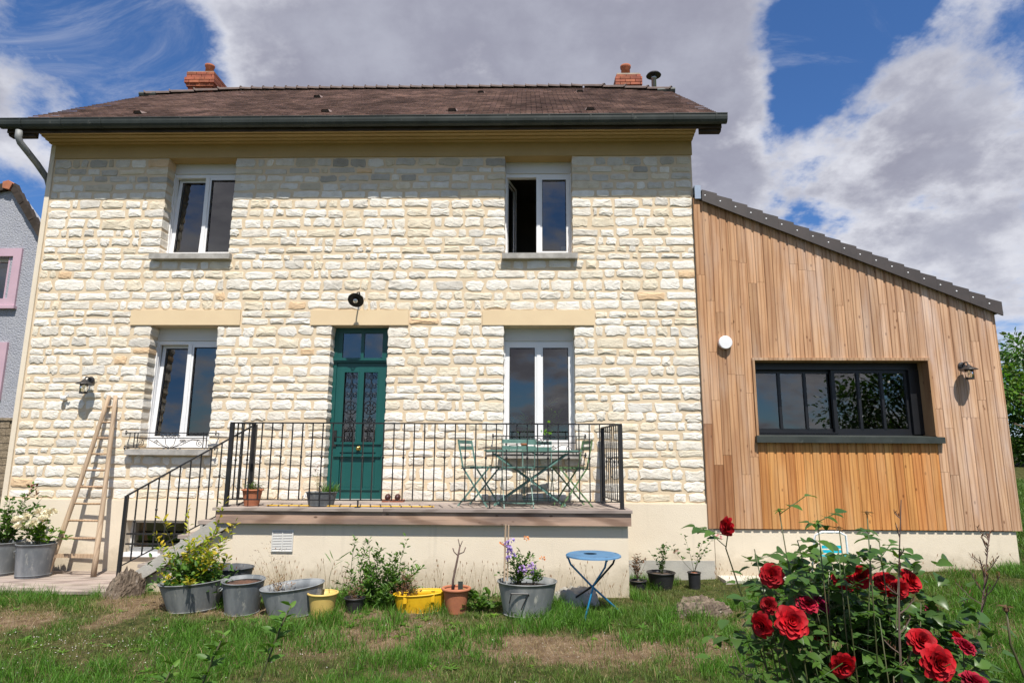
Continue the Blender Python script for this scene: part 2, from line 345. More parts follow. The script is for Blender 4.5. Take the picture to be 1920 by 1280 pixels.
def copyobj(src, parent=None, loc=None, rot=None, color=None):
    c = src.copy(); COL.objects.link(c); c.parent = parent
    if loc is not None: c.location = loc
    if rot is not None: c.rotation_euler = rot
    if color: c.color = (*color, 1)
    ORG[c.name] = ORG.get(src.name, Vector()); return c
def copytree(src, parent=None):
    c = copyobj(src, parent)
    for ch in list(src.children): copytree(ch, c)
    return c
U = random.uniform
def jit(c, a=.12):
    k = 1+U(-a, a); return (c[0]*k*(1+U(-a, a)*.3), c[1]*k, c[2]*k*(1+U(-a, a)*.3))
def jitv(c, a):
    k = 1+U(-a, a); return (c[0]*k, c[1]*k, c[2]*k)
def cells(mb, xs, zs, y0, y1, hole):
    """a wall slab between y0 and y1 with rectangular openings, as one clean skin"""
    xs = sorted(set(xs)); zs = sorted(set(zs)); H = lambda i, j: i < 0 or j < 0 or i >= len(xs)-1 or j >= len(zs)-1 or hole((xs[i]+xs[i+1])/2, (zs[j]+zs[j+1])/2)
    for i in range(len(xs)-1):
        for j in range(len(zs)-1):
            if H(i, j): continue
            a, b_, c, d_ = xs[i], xs[i+1], zs[j], zs[j+1]
            mb.add([(a, y0, c), (b_, y0, c), (b_, y0, d_), (a, y0, d_)], [(0, 1, 2, 3)]); mb.add([(a, y1, c), (b_, y1, c), (b_, y1, d_), (a, y1, d_)], [(3, 2, 1, 0)])
            if H(i-1, j): mb.add([(a, y0, c), (a, y0, d_), (a, y1, d_), (a, y1, c)], [(0, 1, 2, 3)])
            if H(i+1, j): mb.add([(b_, y0, c), (b_, y1, c), (b_, y1, d_), (b_, y0, d_)], [(0, 1, 2, 3)])
            if H(i, j-1): mb.add([(a, y0, c), (a, y1, c), (b_, y1, c), (b_, y0, c)], [(0, 1, 2, 3)])
            if H(i, j+1): mb.add([(a, y0, d_), (b_, y0, d_), (b_, y1, d_), (a, y1, d_)], [(0, 1, 2, 3)])
    return mb
def spiral(cx, cz, y, r0, turns, a0, sgn=1, n=26, r1=.004):
    return [(cx+(r0+(r1-r0)*t/n)*math.cos(a0+sgn*turns*2*PI*t/n), y, cz+(r0+(r1-r0)*t/n)*math.sin(a0+sgn*turns*2*PI*t/n)) for t in range(n+1)]
_L = rs.rand(256, 256)
def vn(x, y, f, s=0):
    x = np.asarray(x)*f+17.3*s+100; y = np.asarray(y)*f+9.7*s+100; xi = np.floor(x).astype(int); yi = np.floor(y).astype(int); u = x-xi; v = y-yi
    u = u*u*(3-2*u); v = v*v*(3-2*v); g = lambda a, b: _L[a % 256, b % 256]
    return (g(xi, yi)*(1-u)+g(xi+1, yi)*u)*(1-v)+(g(xi, yi+1)*(1-u)+g(xi+1, yi+1)*u)*v
def fbm(x, y, f, s=0): return (vn(x, y, f, s)+.5*vn(x, y, f*2.1, s+1)+.25*vn(x, y, f*4.3, s+2)+.12*vn(x, y, f*9, s+3))/1.87
def sst(a, b, x): t = np.clip((x-a)/(b-a), 0, 1); return t*t*(3-2*t)
def gz(x, y):
    x = np.asarray(x, float); y = np.asarray(y, float)
    z = .12*sst(-4.2, -1.3, y)+.042*np.clip(x-2, 0, 4.6)*sst(-4, -.5, y)+.085*np.clip(y, 0, 30)*sst(5.5, 7, np.abs(x+.3)+.0*x)
    return z+.02*(fbm(x, y, 1.7, 5)-.5)
def G(x, y): return float(gz(x, y))
# ------------------------------------------------------------------ ground
def axisg(a, b, st, far):
    c = list(np.arange(a, b+1e-6, st)); lo_, hi_ = [], []; d_ = st
    p = a
    while p > -far: d_ *= 1.35; p -= d_; lo_.append(p)
    p = b; d_ = st
    while p < far: d_ *= 1.35; p += d_; hi_.append(p)
    return np.array(lo_[::-1]+c+hi_)
gx = axisg(-8, 8.5, .07, 900); gy = axisg(-9.5, 1.2, .07, 900)
X, Y = np.meshgrid(gx, gy); Z = gz(X, Y)
bare = lambda x, y: (.35+1.3*sst(.36, .6, fbm(x, y, 2.3, 21)))*(np.exp(-((y+2.72+.12*np.sin(x*1.3))/.30)**2)*sst(-2.2, -.9, x)*(1-sst(2.2, 3.4, x))*1.0
    + .75*np.exp(-((x+4.0)/1.3)**2-((y+1.75)/.40)**2)+.6*np.exp(-((x+1.75)/.9)**2-((y+2.75)/.22)**2)+.9*np.exp(-((x+1.5)/.5)**2-((y+1.95)/.25)**2)
    + .55*np.exp(-((x-1.9)/.5)**2-((y+1.9)/.25)**2)+.5*np.exp(-((x+5.6)/1.2)**2-((y+2.3)/.25)**2)+.5*np.exp(-((x-4.2)/.8)**2-((y+2.5)/.4)**2))
me = bpy.data.meshes.new('ground'); nx, ny = len(gx), len(gy)
me.vertices.add(nx*ny); me.vertices.foreach_set('co', np.stack([X, Y, Z], -1).ravel())
i, j = np.meshgrid(np.arange(nx-1), np.arange(ny-1)); q = (j*nx+i).ravel(); quads = np.stack([q, q+1, q+1+nx, q+nx], -1)
me.loops.add(quads.size); me.polygons.add(len(quads)); me.loops.foreach_set('vertex_index', quads.ravel())
me.polygons.foreach_set('loop_start', np.arange(0, quads.size, 4)); me.polygons.foreach_set('loop_total', np.full(len(quads), 4)); me.update(calc_edges=True)
me.polygons.foreach_set('use_smooth', [True]*len(me.polygons))
far = sst(6, 14, np.abs(X))+sst(1.5, 6, Y)
dry = np.clip(bare(X, Y)+.9*(fbm(X, Y, .9, 1)-.47), 0, 1)*(1-np.clip(far, 0, 1))
a = me.color_attributes.new('tint', 'FLOAT_COLOR', 'POINT'); a.data.foreach_set('color', np.stack([dry, dry, dry, np.ones_like(dry)], -1).astype(np.float32).ravel())
m, N, b = nmat('garden_soil'); v = coords(N, rand=False); at = N.new('ShaderNodeAttribute', attribute_name='tint'); ss = N.new('ShaderNodeSeparateColor'); N.ln(at.outputs['Color'], ss.inputs[0])
soil = N.mix(N.ramp(N.noise(v, 9, 6, .65), .35, .7), (.13, .085, .05), (.24, .17, .105))
soil = N.mix(N.ramp(N.noise(v, 60, 3, .6), .58, .72), soil, (.42, .37, .30))
grn = N.mix(N.ramp(N.noise(v, 11, 7, .7), .38, .62), (.030, .040, .012), (.10, .095, .035))
N.ln(N.mix(N.ramp(ss.outputs[0], .12, .42), grn, soil), b.inputs['Base Color']); b.inputs['Roughness'].default_value = .95; b.inputs['Specular IOR Level'].default_value = .1
bump(N, b, N.noise(v, 28, 7, .7), 1., .04)
me.materials.append(m); g = bpy.data.objects.new('ground', me); COL.objects.link(g); tag(g, kind='structure')

# ------------------------------------------------------------------ stone house
H = empty('stone_house', 'two storey cream limestone house with brown tiled roof and teal front door', 'house', (-2.35, 0, 0))
# openings x0,x1,z0,z1
OP = {'ul': (-5.335, -4.31, 4.53, 6.01), 'ur': (-.335, .652, 4.53, 6.01), 'll': (-5.335, -4.36, 1.76, 3.475), 'lr': (-.335, .66, 1.74, 3.475), 'door': (-2.76, -1.945, 1.07, 3.475)}
WT = .42
def hole(x, z): return any(a < x < b_ and c < z < d_ for a, b_, c, d_ in OP.values())
xs = [-7.06, 2.385]+[q for o_ in OP.values() for q in o_[:2]]; zs = [1.07, 6.42]+[q for o_ in OP.values() for q in o_[2:]]
cells(MB(), xs, zs, 0, WT, hole).build('wall', MORTAR, H)
# plinth with cellar opening
cells(MB(), [-7.12, -5.37, -4.53, 2.44], [-.4, .36, .81, 1.068], -.035, WT-.002, lambda x, z: -5.37 < x < -4.53 and .36 < z < .81).build('plinth', RENDER, H)
MB().box(-7.12, 2.44, -.030, -.002, 1.068, 1.080).build('plinth_ledge', RENDER, H)
MB().box(-.9+2.05, 2.43, -.048, -.036, -.2, .36).box(-2.9+5.3, 2.44, -.0485, -.0355, .3, .31).build('cement_base', CEMENT, H)
# corner trim, side and back walls
MB().box(-7.13, -7.062, -.02, .3, 1.07, 6.22).build('corner_trim', RENDER, H)
sw = MB()
for x0, x1 in ((-7.10, -6.75), (2.05, 2.37)):
    sw.add([(x, y, z) for x in (x0, x1) for y, z in ((WT, .0), (6.5, .0), (6.5, 6.35), (4.1, 8.2), (2.5, 8.2), (WT, 6.4))],
           [(0, 5, 4, 3, 2, 1), (6, 7, 8, 9, 10, 11)]+[(k, k+1 if k < 5 else 0, (k+1) % 6+6, k+6) for k in range(6)])
sw.build('side_wall', RENDER, H)
MB().box(-6.75, 2.05, 6.2, 6.5, 0, 6.3).build('back_wall', RENDER, H)
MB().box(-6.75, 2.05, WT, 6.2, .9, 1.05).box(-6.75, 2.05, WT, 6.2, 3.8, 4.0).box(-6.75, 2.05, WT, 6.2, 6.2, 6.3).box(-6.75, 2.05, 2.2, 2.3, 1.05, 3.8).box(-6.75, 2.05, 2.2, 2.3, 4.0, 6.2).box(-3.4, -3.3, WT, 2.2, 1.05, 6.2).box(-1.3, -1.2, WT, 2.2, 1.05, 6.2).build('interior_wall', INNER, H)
# stones, laid in courses
BL = [(o_[0], o_[1], o_[2], o_[3]) for o_ in OP.values()]+[(-5.63, -4.06, 3.475, 3.695), (-3.05, -1.67, 3.475, 3.695), (-.63, .93, 3.475, 3.695),
      (-5.43, -4.26, 4.435, 4.53), (-.37, .71, 4.43, 4.53), (-5.45, -4.30, 1.665, 1.76), (-.38, .73, 1.65, 1.74)]
marks = [1.083, 1.665, 1.762, 3.475, 3.695, 4.432, 4.53, 5.36, 6.005]; courses = []
for a_, b_ in zip(marks, marks[1:]):
    n = max(1, round((b_-a_)/.136)); hs = [U(.78, 1.28) for _ in range(n)]; k = (b_-a_)/sum(hs); z = a_
    for h in hs: courses.append((z, z+h*k)); z += h*k
stones = []
def stone(x0, x1, z0, z1, openL, openR, grey):
    s = MB(); W_, H_ = x1-x0, z1-z0
    base = random.choice([(1.08, 1.08, 1.08)]*4+[(1.02, 1.0, .97)]*4+[(.98, .93, .83), (.90, .89, .88), (1.0, .93, .80)])
    t = jitv(base, .05)
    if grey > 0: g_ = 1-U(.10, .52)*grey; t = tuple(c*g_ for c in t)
    if random.random() < .012: t = (.95, .72, .50)
    s.tint = t; rr = min(H_*.30, W_*.28)*U(.6, 1.2); pts = []
    L = W_-2*rr; n_ = 4 if W_ > .22 else 3
    # irregular rounded outline
    for cx, cz, a0 in ((x1-rr, z1-rr, 0), (x0+rr, z1-rr, 90), (x0+rr, z0+rr, 180), (x1-rr, z0+rr, 270)):
        for da in (8, 45, 82):
            a_ = R(a0+da); pts.append((cx+rr*math.cos(a_), cz+rr*math.sin(a_)))
        if a0 in (0, 180):
            for k in range(1, n_-1):
                f = k/(n_-1); xx = (x1-rr)+(x0+rr-x1+rr)*f if a0 == 0 else (x0+rr)+(x1-rr-x0-rr)*f
                pts.append((xx, z1 if a0 == 0 else z0))
    jj = .13*H_; pts = [(x+U(-jj, jj)*.7, z+U(-jj, jj)*.75) for x, z in pts]
    if openL: pts = [(min(x, x0+.25*(x-x0)) if x < x0+rr*1.1 else x, z) for x, z in pts]
    if openR: pts = [(max(x, x1-.25*(x1-x)) if x > x1-rr*1.1 else x, z) for x, z in pts]
    cx, cz = (x0+x1)/2, (z0+z1)/2; n = len(pts); pr = U(.006, .013)
    yb = [.19 if ((openL and x < x0+.05) or (openR and x > x1-.05)) else .004 for x, z in pts]
    ring0 = [(x, y, z) for (x, z), y in zip(pts, yb)]
    ring1 = [(cx+(x-cx)*.975, -pr*U(.55, 1.0), cz+(z-cz)*.93) for x, z in pts]
    ring2 = [(cx+(x-cx)*U(.62, .78), -pr*U(.85, 1.5), cz+(z-cz)*U(.45, .7)) for x, z in pts]
    vs = ring0+ring1+ring2+[(cx+U(-.1, .1)*W_, -pr*U(.9, 1.8), cz+U(-.15, .15)*H_)]
    fs = [(i, (i+1) % n, (i+1) % n+n, i+n) for i in range(n)]+[(i+n, (i+1) % n+n, (i+1) % n+2*n, i+2*n) for i in range(n)]+[(i+2*n, (i+1) % n+2*n, 3*n) for i in range(n)]
    fs = [tuple(reversed(f)) for f in fs]
    s.add(vs, fs); stones.append((W_*H_, s))
for ci, (z0, z1) in enumerate(courses):
    blk = sorted([(a_, b_, any((a_, b_) == o_[:2] for o_ in OP.values())) for a_, b_, c_, d_ in BL if min(z1, d_)-max(z0, c_) > .3*(z1-z0)])
    x = -7.055; ivs = []; left = False
    for a_, b_, op in blk:
        if a_ > x+.05: ivs.append((x, a_, left, op))
        if b_ > x: x = b_; left = op
    ivs.append((x, 2.375, left, False))
    for a_, b_, oL, oR in ivs:
        ws = []; tot = 0; h = z1-z0
        while tot < (b_-a_)-.08:
            w_ = random.choice([U(.10, .18), U(.18, .3), U(.22, .34), U(.24, .36), U(.30, .46)]); ws.append(w_); tot += w_
        k = (b_-a_)/tot; x = a_
        for n_, w_ in enumerate(ws):
            w_ *= k; j = U(.011, .022); jz = U(.010, .019)
            wob = .010*math.sin(x*3+ci*2.1)+U(-.006, .006)
            s0 = z0+jz+(wob if z0 > 1.1 else 0); s1 = z1-jz+(wob if z1 < 5.99 else -.004)
            first, last = n_ == 0, n_ == len(ws)-1
            gy_ = float(sst(5.25, 5.7, z0))*U(.4, 1.2) if random.random() < .85 else 0  # dirty grey stones in the top courses, tint also darkened for the eave shade
            if random.random() < .10: gy_ = max(gy_, U(0, .35))
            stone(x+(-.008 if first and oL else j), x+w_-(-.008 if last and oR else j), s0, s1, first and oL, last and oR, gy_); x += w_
stones.sort(key=lambda q: -q[0])
for _, s in stones[:300]:
    c = s.v[-1]; s.build('stone', STONE, H)
big = MB()
for _, s in stones[300:]: big.tint = s.c[0]; big.add(s.v, s.f)
big.build('stone', STONE, H, kind='stuff')
# lintels
for x0, x1 in ((-5.63, -4.06), (-3.05, -1.67), (-.63, .93)):
    MB().box(x0, x1, -.022, .21, 3.478, 3.695).build('lintel', PAINT, H)
MB().box(-7.11, 2.395, -.018, .0-.002, 6.008, 6.235).box(-5.36, -4.29, -.002+.003, .20, 6.006, 6.02).box(-.36, .67, .001, .20, 6.006, 6.02).build('fascia_band', SOFFSHADE, H)
# soffit boards with recessed joints
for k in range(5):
    y1 = -.018-.078*k; MB().box(-7.12, 2.40, y1-.070, y1+.009, 6.222+k*.015, 6.300).build('soffit_board', SOFFSHADE, H)
MB().box(-7.13, 2.41, -.405, -.018, 6.301, 6.31).build('soffit_backing', SOFFSHADE, H)
# sills
for x0, x1, z0, z1, pr in ((-5.43, -4.26, 4.435, 4.525, .085), (-.36, .71, 4.43, 4.52, .085), (-5.46, -4.30, 1.67, 1.755, .10), (-.38, .735, 1.65, 1.735, .10)):
    MB().add([(x0, -pr, z0), (x1, -pr, z0), (x1, .22, z0), (x0, .22, z0), (x0, -pr, z1-.012), (x1, -pr, z1-.012), (x1, .22, z1+.012), (x0, .22, z1+.012)],
             [(0, 3, 2, 1), (4, 5, 6, 7), (0, 1, 5, 4), (1, 2, 6, 5), (2, 3, 7, 6), (3, 0, 4, 7)]).build('window_sill', SILL, H)
# windows
def frame(mb, x0, x1, z0, z1, y0, y1, t, tb=None):
    tb = tb or t
    mb.box(x0, x0+t, y0, y1, z0, z1).box(x1-t, x1, y0, y1, z0, z1).box(x0+t, x1-t, y0, y1, z1-t, z1).box(x0+t, x1-t, y0, y1, z0, z0+tb); return mb
def window(x0, x1, z0, z1, box, bottom=.05, tilt=0, swing=0):
    y = .205
    fr_ = MB(); frame(fr_, x0-.02, x1+.02, z0, z1-box, y, y+.06, .05, bottom); fr_.box(x0-.02, x1+.02, y+.06, y+.2, z0-.02, z0+.02)
    W_ = fr_.build('window', PVC, H)
    MB().box(x0-.02, x1+.02, y-.012, y+.2, z1-box+.002, z1+.01).box(x0+.01, x1-.01, y-.020, y-.012, z1-box+.006, z1-box+.028).build('shutter_box', PVCG, W_)
    for u_ in (x0, x1-.022): MB().box(u_, u_+.022, y-.03, y-.002, z0+.01, z1-box).build('shutter_rail', PVC, W_)
    a_, b_ = x0+.028, x1-.028; mid = (a_+b_)/2; c_, d_ = z0+bottom-.012, z1-box-.035
    for k, (u0, u1) in enumerate(((a_, mid-.002), (mid+.002, b_))):
        s = MB(); g_ = MB(); frame(s, u0, u1, c_, d_, y-.006, y+.05, .058); g_.add([(u0+.05, y+.02, c_+.05), (u1-.05, y+.02, c_+.05), (u1-.05, y+.02, d_-.05), (u0+.05, y+.02, d_-.05)], [(0, 1, 2, 3)])
        s2 = MB(); frame(s2, u0+.055, u1-.055, c_+.055, d_-.055, y-.008, y+.01, .007)
        def T(p):
            if k == 0 and tilt: dz = p.z-c_; return Vector((p.x, p.y+math.sin(tilt)*dz+.012, c_+dz*math.cos(tilt)))
            if k == 0 and swing: dx = p.x-u0; dy = p.y-y; return Vector((u0+dx*math.cos(swing)-dy*math.sin(swing), y+.03+dx*math.sin(swing)+dy*math.cos(swing), p.z))
            return p
        s.xf(T).build('sash', PVC, W_); s2.xf(T).build('seal', SEAL, W_); g_.xf(T).build('pane', GLASS, W_)
    if k: MB().box(mid-.028, mid+.028, y-.018, y-.007, c_+.004, d_-.004).build('meeting_stile', PVC, W_)
    return W_
window(*OP['ul'], .17, tilt=R(3.6)); window(*OP['ur'], .19, swing=R(74))
window(*OP['ll'], .19, bottom=.13, tilt=R(3.6)); window(*OP['lr'], .19, bottom=.12)
# cellar window in plinth
cwn = MB(); frame(cwn, -5.37, -4.53, .40, .81, .10, .14, .045); CW = cwn.build('cellar_window', PVCG, H)
MB().add([(-5.33, .12, .44), (-4.57, .12, .44), (-4.57, .12, .77), (-5.33, .12, .77)], [(0, 1, 2, 3)]).build('pane', GLASS, CW)
MB().box(-5.38, -4.52, -.07, .12, .345, .395).build('window_sill', PVC, CW)
bb = MB()
for zz_ in (.49, .62): bb.box(-5.36, -4.54, -.02, .0, zz_, zz_+.022)
bb.build('grille_bar', BLACK, CW)
# front door with transom
y = .17; dx0, dx1 = OP['door'][:2]
D = frame(MB(), dx0-.02, dx1+.02, 1.09, 3.475, y, y+.08, .075).box(dx0+.055, dx1-.055, y-.0, y+.08, 2.98, 3.04).build('door', GREEN, H)
MB().box(dx0+.0, dx1-.0, y-.035, y-.001, 3.0, 3.035).box(dx0+.0, dx1, y-.022, y-.001, 2.975, 2.999).build('transom_moulding', GREEN, D)
mx_ = (dx0+dx1)/2
MB().box(mx_-.022, mx_+.022, y+.005, y+.06, 3.04, 3.40).box(dx0+.055, dx0+.12, y+.005, y+.06, 3.04, 3.4).box(dx1-.12, dx1-.055, y+.005, y+.06, 3.04, 3.4).build('transom_bar', GREEN, D)
for u0, u1 in ((dx0+.12, mx_-.022), (mx_+.022, dx1-.12)):
    MB().add([(u0, y+.03, 3.04), (u1, y+.03, 3.04), (u1, y+.03, 3.4), (u0, y+.03, 3.4)], [(0, 1, 2, 3)]).build('transom_pane', GLASS, D)
lf = MB(); a_, b_ = dx0+.058, dx1-.058
lf.box(a_, a_+.10, y+.012, y+.06, 1.10, 2.972).box(b_-.10, b_, y+.012, y+.06, 1.10, 2.972).box(a_+.10, b_-.10, y+.012, y+.06, 2.85, 2.972).box(a_+.10, b_-.10, y+.012, y+.06, 1.72, 1.83).box(a_+.10, b_-.10, y+.012, y+.06, 1.10, 1.21).box(mx_-.028, mx_+.028, y+.012, y+.06, 1.83, 2.85)
lf.box(a_+.02, b_-.02, y-.008, y+.011, 1.83, 1.86).box(a_+.02, b_-.02, y-.012, y+.011, 1.66, 1.70).box(a_+.02, b_-.02, y-.004, y+.011, 1.21, 1.235)
lf.build('door_leaf', GREEN, D)
for k in range(3):
    u0 = a_+.102+(b_-a_-.204)/3*k; u1 = u0+(b_-a_-.204)/3
    MB().box(u0+.004, u1-.004, y+.028, y+.055, 1.21, 1.72).build('lower_panel', GREEN, D)
for u0, u1 in ((a_+.10, mx_-.028), (mx_+.028, b_-.10)):
    MB().add([(u0, y+.05, 1.83), (u1, y+.05, 1.83), (u1, y+.05, 2.85), (u0, y+.05, 2.85)], [(0, 1, 2, 3)]).build('door_pane', GLASS, D)
    frame(MB(), u0, u1, 1.83, 2.85, y+.004, y+.02, .014).build('panel_moulding', GREEN, D)
    gr = MB(); c_ = (u0+u1)/2; wv = (u1-u0)/2-.018; yy = y+.03
    for zc, rr in ((2.34, wv), (2.34, wv*.45)): gr.tube([(c_+rr*math.cos(t*PI/10), yy, zc+rr*math.sin(t*PI/10)) for t in range(20)], .0042, 4, close=True)
    for t in range(8): gr.tube([(c_+wv*.45*math.cos(t*PI/4), yy, 2.34+wv*.45*math.sin(t*PI/4)), (c_+wv*math.cos(t*PI/4+.2), yy, 2.34+wv*math.sin(t*PI/4+.2))], .0035, 4)
    for zc in (1.90, 2.03, 2.16, 2.52, 2.65, 2.78):
        for sg in (-1, 1):
            gr.tube(spiral(c_+sg*wv*.52, zc, yy, wv*.46, 1.6, R(90) if sg > 0 else R(90), sg*(1 if zc < 2.3 else -1), 18), .0036, 4)
            gr.tube([(c_, yy, zc-.06), (c_+sg*wv*.3, yy, zc-.01), (c_, yy, zc+.06)], .0032, 4)
    for xx in (u0+.012, c_, u1-.012): gr.tube([(xx, yy, 1.84), (xx, yy, 2.84)], .0035, 4)
    gr.build('ironwork_grille', BLACK, D)
MB().lathe([(.0, -.03), (.018, -.028), (.030, -.012), (.026, .006), (.014, .012), (.014, .03)], (0, 0, 0), 16).xf(lambda p: Vector((mx_+.01+p.x, y-.02+p.z, 1.775+p.y))).lathe([(.036, 0), (.036, .004)], (0, 0, 0), 16).xf(lambda p: p if p.y > .05 and p.z > 1 else Vector((mx_+.01+p.x, y+.008+p.z, 1.775+p.y))).build('door_knob', BRASS, D, smooth=True)
MB().box(dx0+.065, dx0+.105, y-.006, y+.01, 1.80, 2.02).bar((dx0+.085, y-.03, 1.93), (dx0+.185, y-.035, 1.925), .014, .014).bar((dx0+.085, y-.03, 1.93), (dx0+.085, y, 1.93), .014, .014).build('door_handle', BLACK, D)
MB().box(dx0-.01, dx1+.01, .02, .3, 1.072, 1.092).build('threshold', SILL, H)

# roof: clipped gables, flat tiles laid in rows
sl = math.atan2(9.12-6.39, 3.3+.38); cs, sn = math.cos(sl), math.sin(sl); EY, EZ = -.40, 6.375; RX0, RX1 = -7.53, 2.76
CLY = 2.58; ridge_y = 3.3; ridge_z = EZ+(ridge_y-EY)*math.tan(sl); cz_ = EZ+(CLY-EY)*math.tan(sl)
rl, rr_ = RX0+1.55, RX1-1.62
under = MB(); o_ = -.035
for sgn in (1, -1):
    yy = lambda v: v if sgn > 0 else 2*ridge_y-v
    under.add([(RX0+.03, yy(EY+.02), EZ+o_), (RX1-.03, yy(EY+.02), EZ+o_), (RX1-.03, yy(CLY), cz_+o_), (rr_, yy(ridge_y), ridge_z+o_), (rl, yy(ridge_y), ridge_z+o_), (RX0+.03, yy(CLY), cz_+o_)], [(0, 1, 2, 3, 4, 5)])
for xx, rx in ((RX0+.03, rl), (RX1-.03, rr_)): under.add([(xx, CLY, cz_+o_), (rx, ridge_y, ridge_z+o_), (xx, 2*ridge_y-CLY, cz_+o_)], [(0, 1, 2)])
ROOF = under.build('roof', DARKW, H)
mbt = MB(); tw, ex = .165, .112; L_ = (ridge_y-EY)/cs; nr = int(L_/ex)
for r_ in range(nr+1):
    s0 = r_*ex; yy = EY+s0*cs; off = (r_ % 2)*tw/2
    lo_x, hi_x = RX0, RX1
    if yy > CLY: f = (yy-CLY)/(ridge_y-CLY); lo_x = RX0+(rl-RX0)*f; hi_x = RX1+(rr_-RX1)*f
    nrow = int((hi_x-lo_x)/tw)+1
    for c_ in range(nrow):
        x0 = max(lo_x, lo_x+c_*tw-off+U(-.002, .002)); x1 = min(hi_x, lo_x+(c_+1)*tw-off-.009)
        if x1-x0 < .03: continue
        t0 = s0-.0+U(-.004, .004); t1 = s0+ex*1.25; h0 = .030+U(-.003, .005); h1 = .012
        tn = (.72+.5*float(fbm(x0, yy, .8, 3)))*(1+U(-.22, .25)); mbt.tint = (tn*1.03, tn, tn*(.97+U(-.03, .03)))
        P = lambda x, s, h: (x, EY+s*cs-h*sn, EZ+s*sn+h*cs)
        mbt.add([P(x0, t0, h0-.014), P(x1, t0, h0-.014), P(x1, t0, h0), P(x0, t0, h0), P(x0, t1, h1), P(x1, t1, h1)], [(0, 1, 2, 3), (3, 2, 5, 4), (0, 3, 4), (1, 5, 2)])
mbt.build('roof_tile', TILE, ROOF, kind='stuff')
def vent(xc, s):
    P = lambda x, s, h: (x, EY+s*cs-h*sn, EZ+s*sn+h*cs); q = MB()
    q.add([P(xc-.07, s, .03), P(xc+.07, s, .03), P(xc+.05, s, .075), P(xc-.05, s, .075), P(xc-.07, s+.16, .02), P(xc+.07, s+.16, .02)], [(0, 3, 4), (1, 5, 2), (3, 2, 5, 4)])
    q.build('vent_tile', TILE, ROOF); MB().add([P(xc-.062, s+.012, .03), P(xc+.062, s+.012, .03), P(xc+.045, s+.012, .070), P(xc-.045, s+.012, .070)], [(0, 1, 2, 3)]).build('vent_opening', SEAL, ROOF)
for xc, s in ((-6.02, .75), (-3.1, .75), (.95, .75), (-1.15, .75), (-3.9, 3.0), (-.9, 3.6), (1.0, 3.6)): vent(xc, s)
# ridge and hip tiles, slate-grey end caps
def ridge_run(p, q, n, lift=.0):
    p, q = Vector(p), Vector(q); dv = (q-p)/n; L = dv.length
    side = dv.cross(Vector((0, 0, 1))).normalized(); up = side.cross(dv).normalized()
    for k in range(n):
        a = p+dv*k; mb = MB(); vs = []
        for t, r_, hh in ((-.02, .098, .02), (.035, .098, .02), (.036, .088, .008), (1.0, .080, -.004)):
            for j in range(7):
                an = R(-8+196*j/6); vs.append(a+dv*t+side*math.cos(an)*r_+up*(math.sin(an)*r_*.75+hh))
        fs = [(i*7+j, i*7+j+1, (i+1)*7+j+1, (i+1)*7+j) for i in range(3) for j in range(6)]+[tuple(range(6, -1, -1))]
        mb.add(vs, fs).build('ridge_tile', RIDGE, ROOF)
ridge_run((rl, ridge_y, ridge_z+.03), (rr_, ridge_y, ridge_z+.03), 30)
ridge_run((RX0, CLY, cz_+.03), (rl, ridge_y, ridge_z+.04), 4); ridge_run((RX1, CLY, cz_+.03), (rr_, ridge_y, ridge_z+.04), 4)
MB().tube([(RX0-.10, CLY-.02, cz_+.035), (RX0+.2, CLY+.03, cz_+.06)], .055, 8).build('hip_gutter', GUTTER, ROOF); MB().tube([(RX1-.25, CLY+.03, cz_+.05), (RX1+.08, CLY-.02, cz_+.035)], .055, 8).build('hip_gutter', GUTTER, ROOF)
# gutter, fascia and verge timbers
gp = []
gm = MB(); gx0, gx1 = -7.55, 2.775; prof = [(-.405, 6.36), (-.41, 6.29), (-.425, 6.262), (-.455, 6.255), (-.485, 6.270), (-.504, 6.300), (-.512, 6.335), (-.514, 6.378), (-.500, 6.384)]
n = len(prof); gm.add([(x, y_, z_) for x in (gx0, gx1) for y_, z_ in prof], [(k, k+1, n+k+1, n+k) for k in range(n-1)]+[tuple(range(n)), tuple(range(2*n-1, n-1, -1))])
gm.box(gx0, gx1, -.520, -.508, 6.376, 6.388)
GU = gm.build('gutter', GUTTER, H)
for k in range(18):
    xg = gx0+.3+k*.58; pr2 = [(y_-(.006 if y_ < -.42 else 0), z_-.006) for y_, z_ in prof]
    MB().add([(x, y_, z_) for x in (xg, xg+.022) for y_, z_ in pr2], [(i, i+1, n+i+1, n+i) for i in range(n-1)]).build('gutter_bracket', GUTTER, GU)
MB().box(-7.50, 2.72, -.40, -.372, 6.222, 6.36).build('eave_board', DARKW, H)
for x0, x1 in ((-7.50, -7.135), (2.43, 2.72)):
    for k in range(3):
        ya, yb_ = -.36+k*1.05, -.36+k*1.05+.09
        MB().box(x0, x1, ya, yb_, 6.16+(ya+.4)*math.tan(sl), 6.26+(ya+.4)*math.tan(sl)).build('purlin', DARKW, H)
    xe = x0 if x0 < 0 else x1-.03
    MB().add([(x, y_, z_) for x in (xe, xe+.03) for y_, z_ in ((-.37, 6.2), (CLY, cz_-.17), (CLY, cz_-.04), (-.37, 6.34))], [(0, 1, 2, 3), (7, 6, 5, 4), (0, 4, 5, 1), (2, 6, 7, 3)]).build('verge_board', DARKW, H)
MB().tube([(-7.27, -.46, 6.22), (-7.27, -.46, 6.12), (-7.255, -.43, 6.05), (-7.20, -.15, 5.86), (-7.185, .06, 5.72), (-7.18, .12, 5.6), (-7.18, .12, .2)], .045, 12).build('downpipe', ZINC, H, smooth=True)
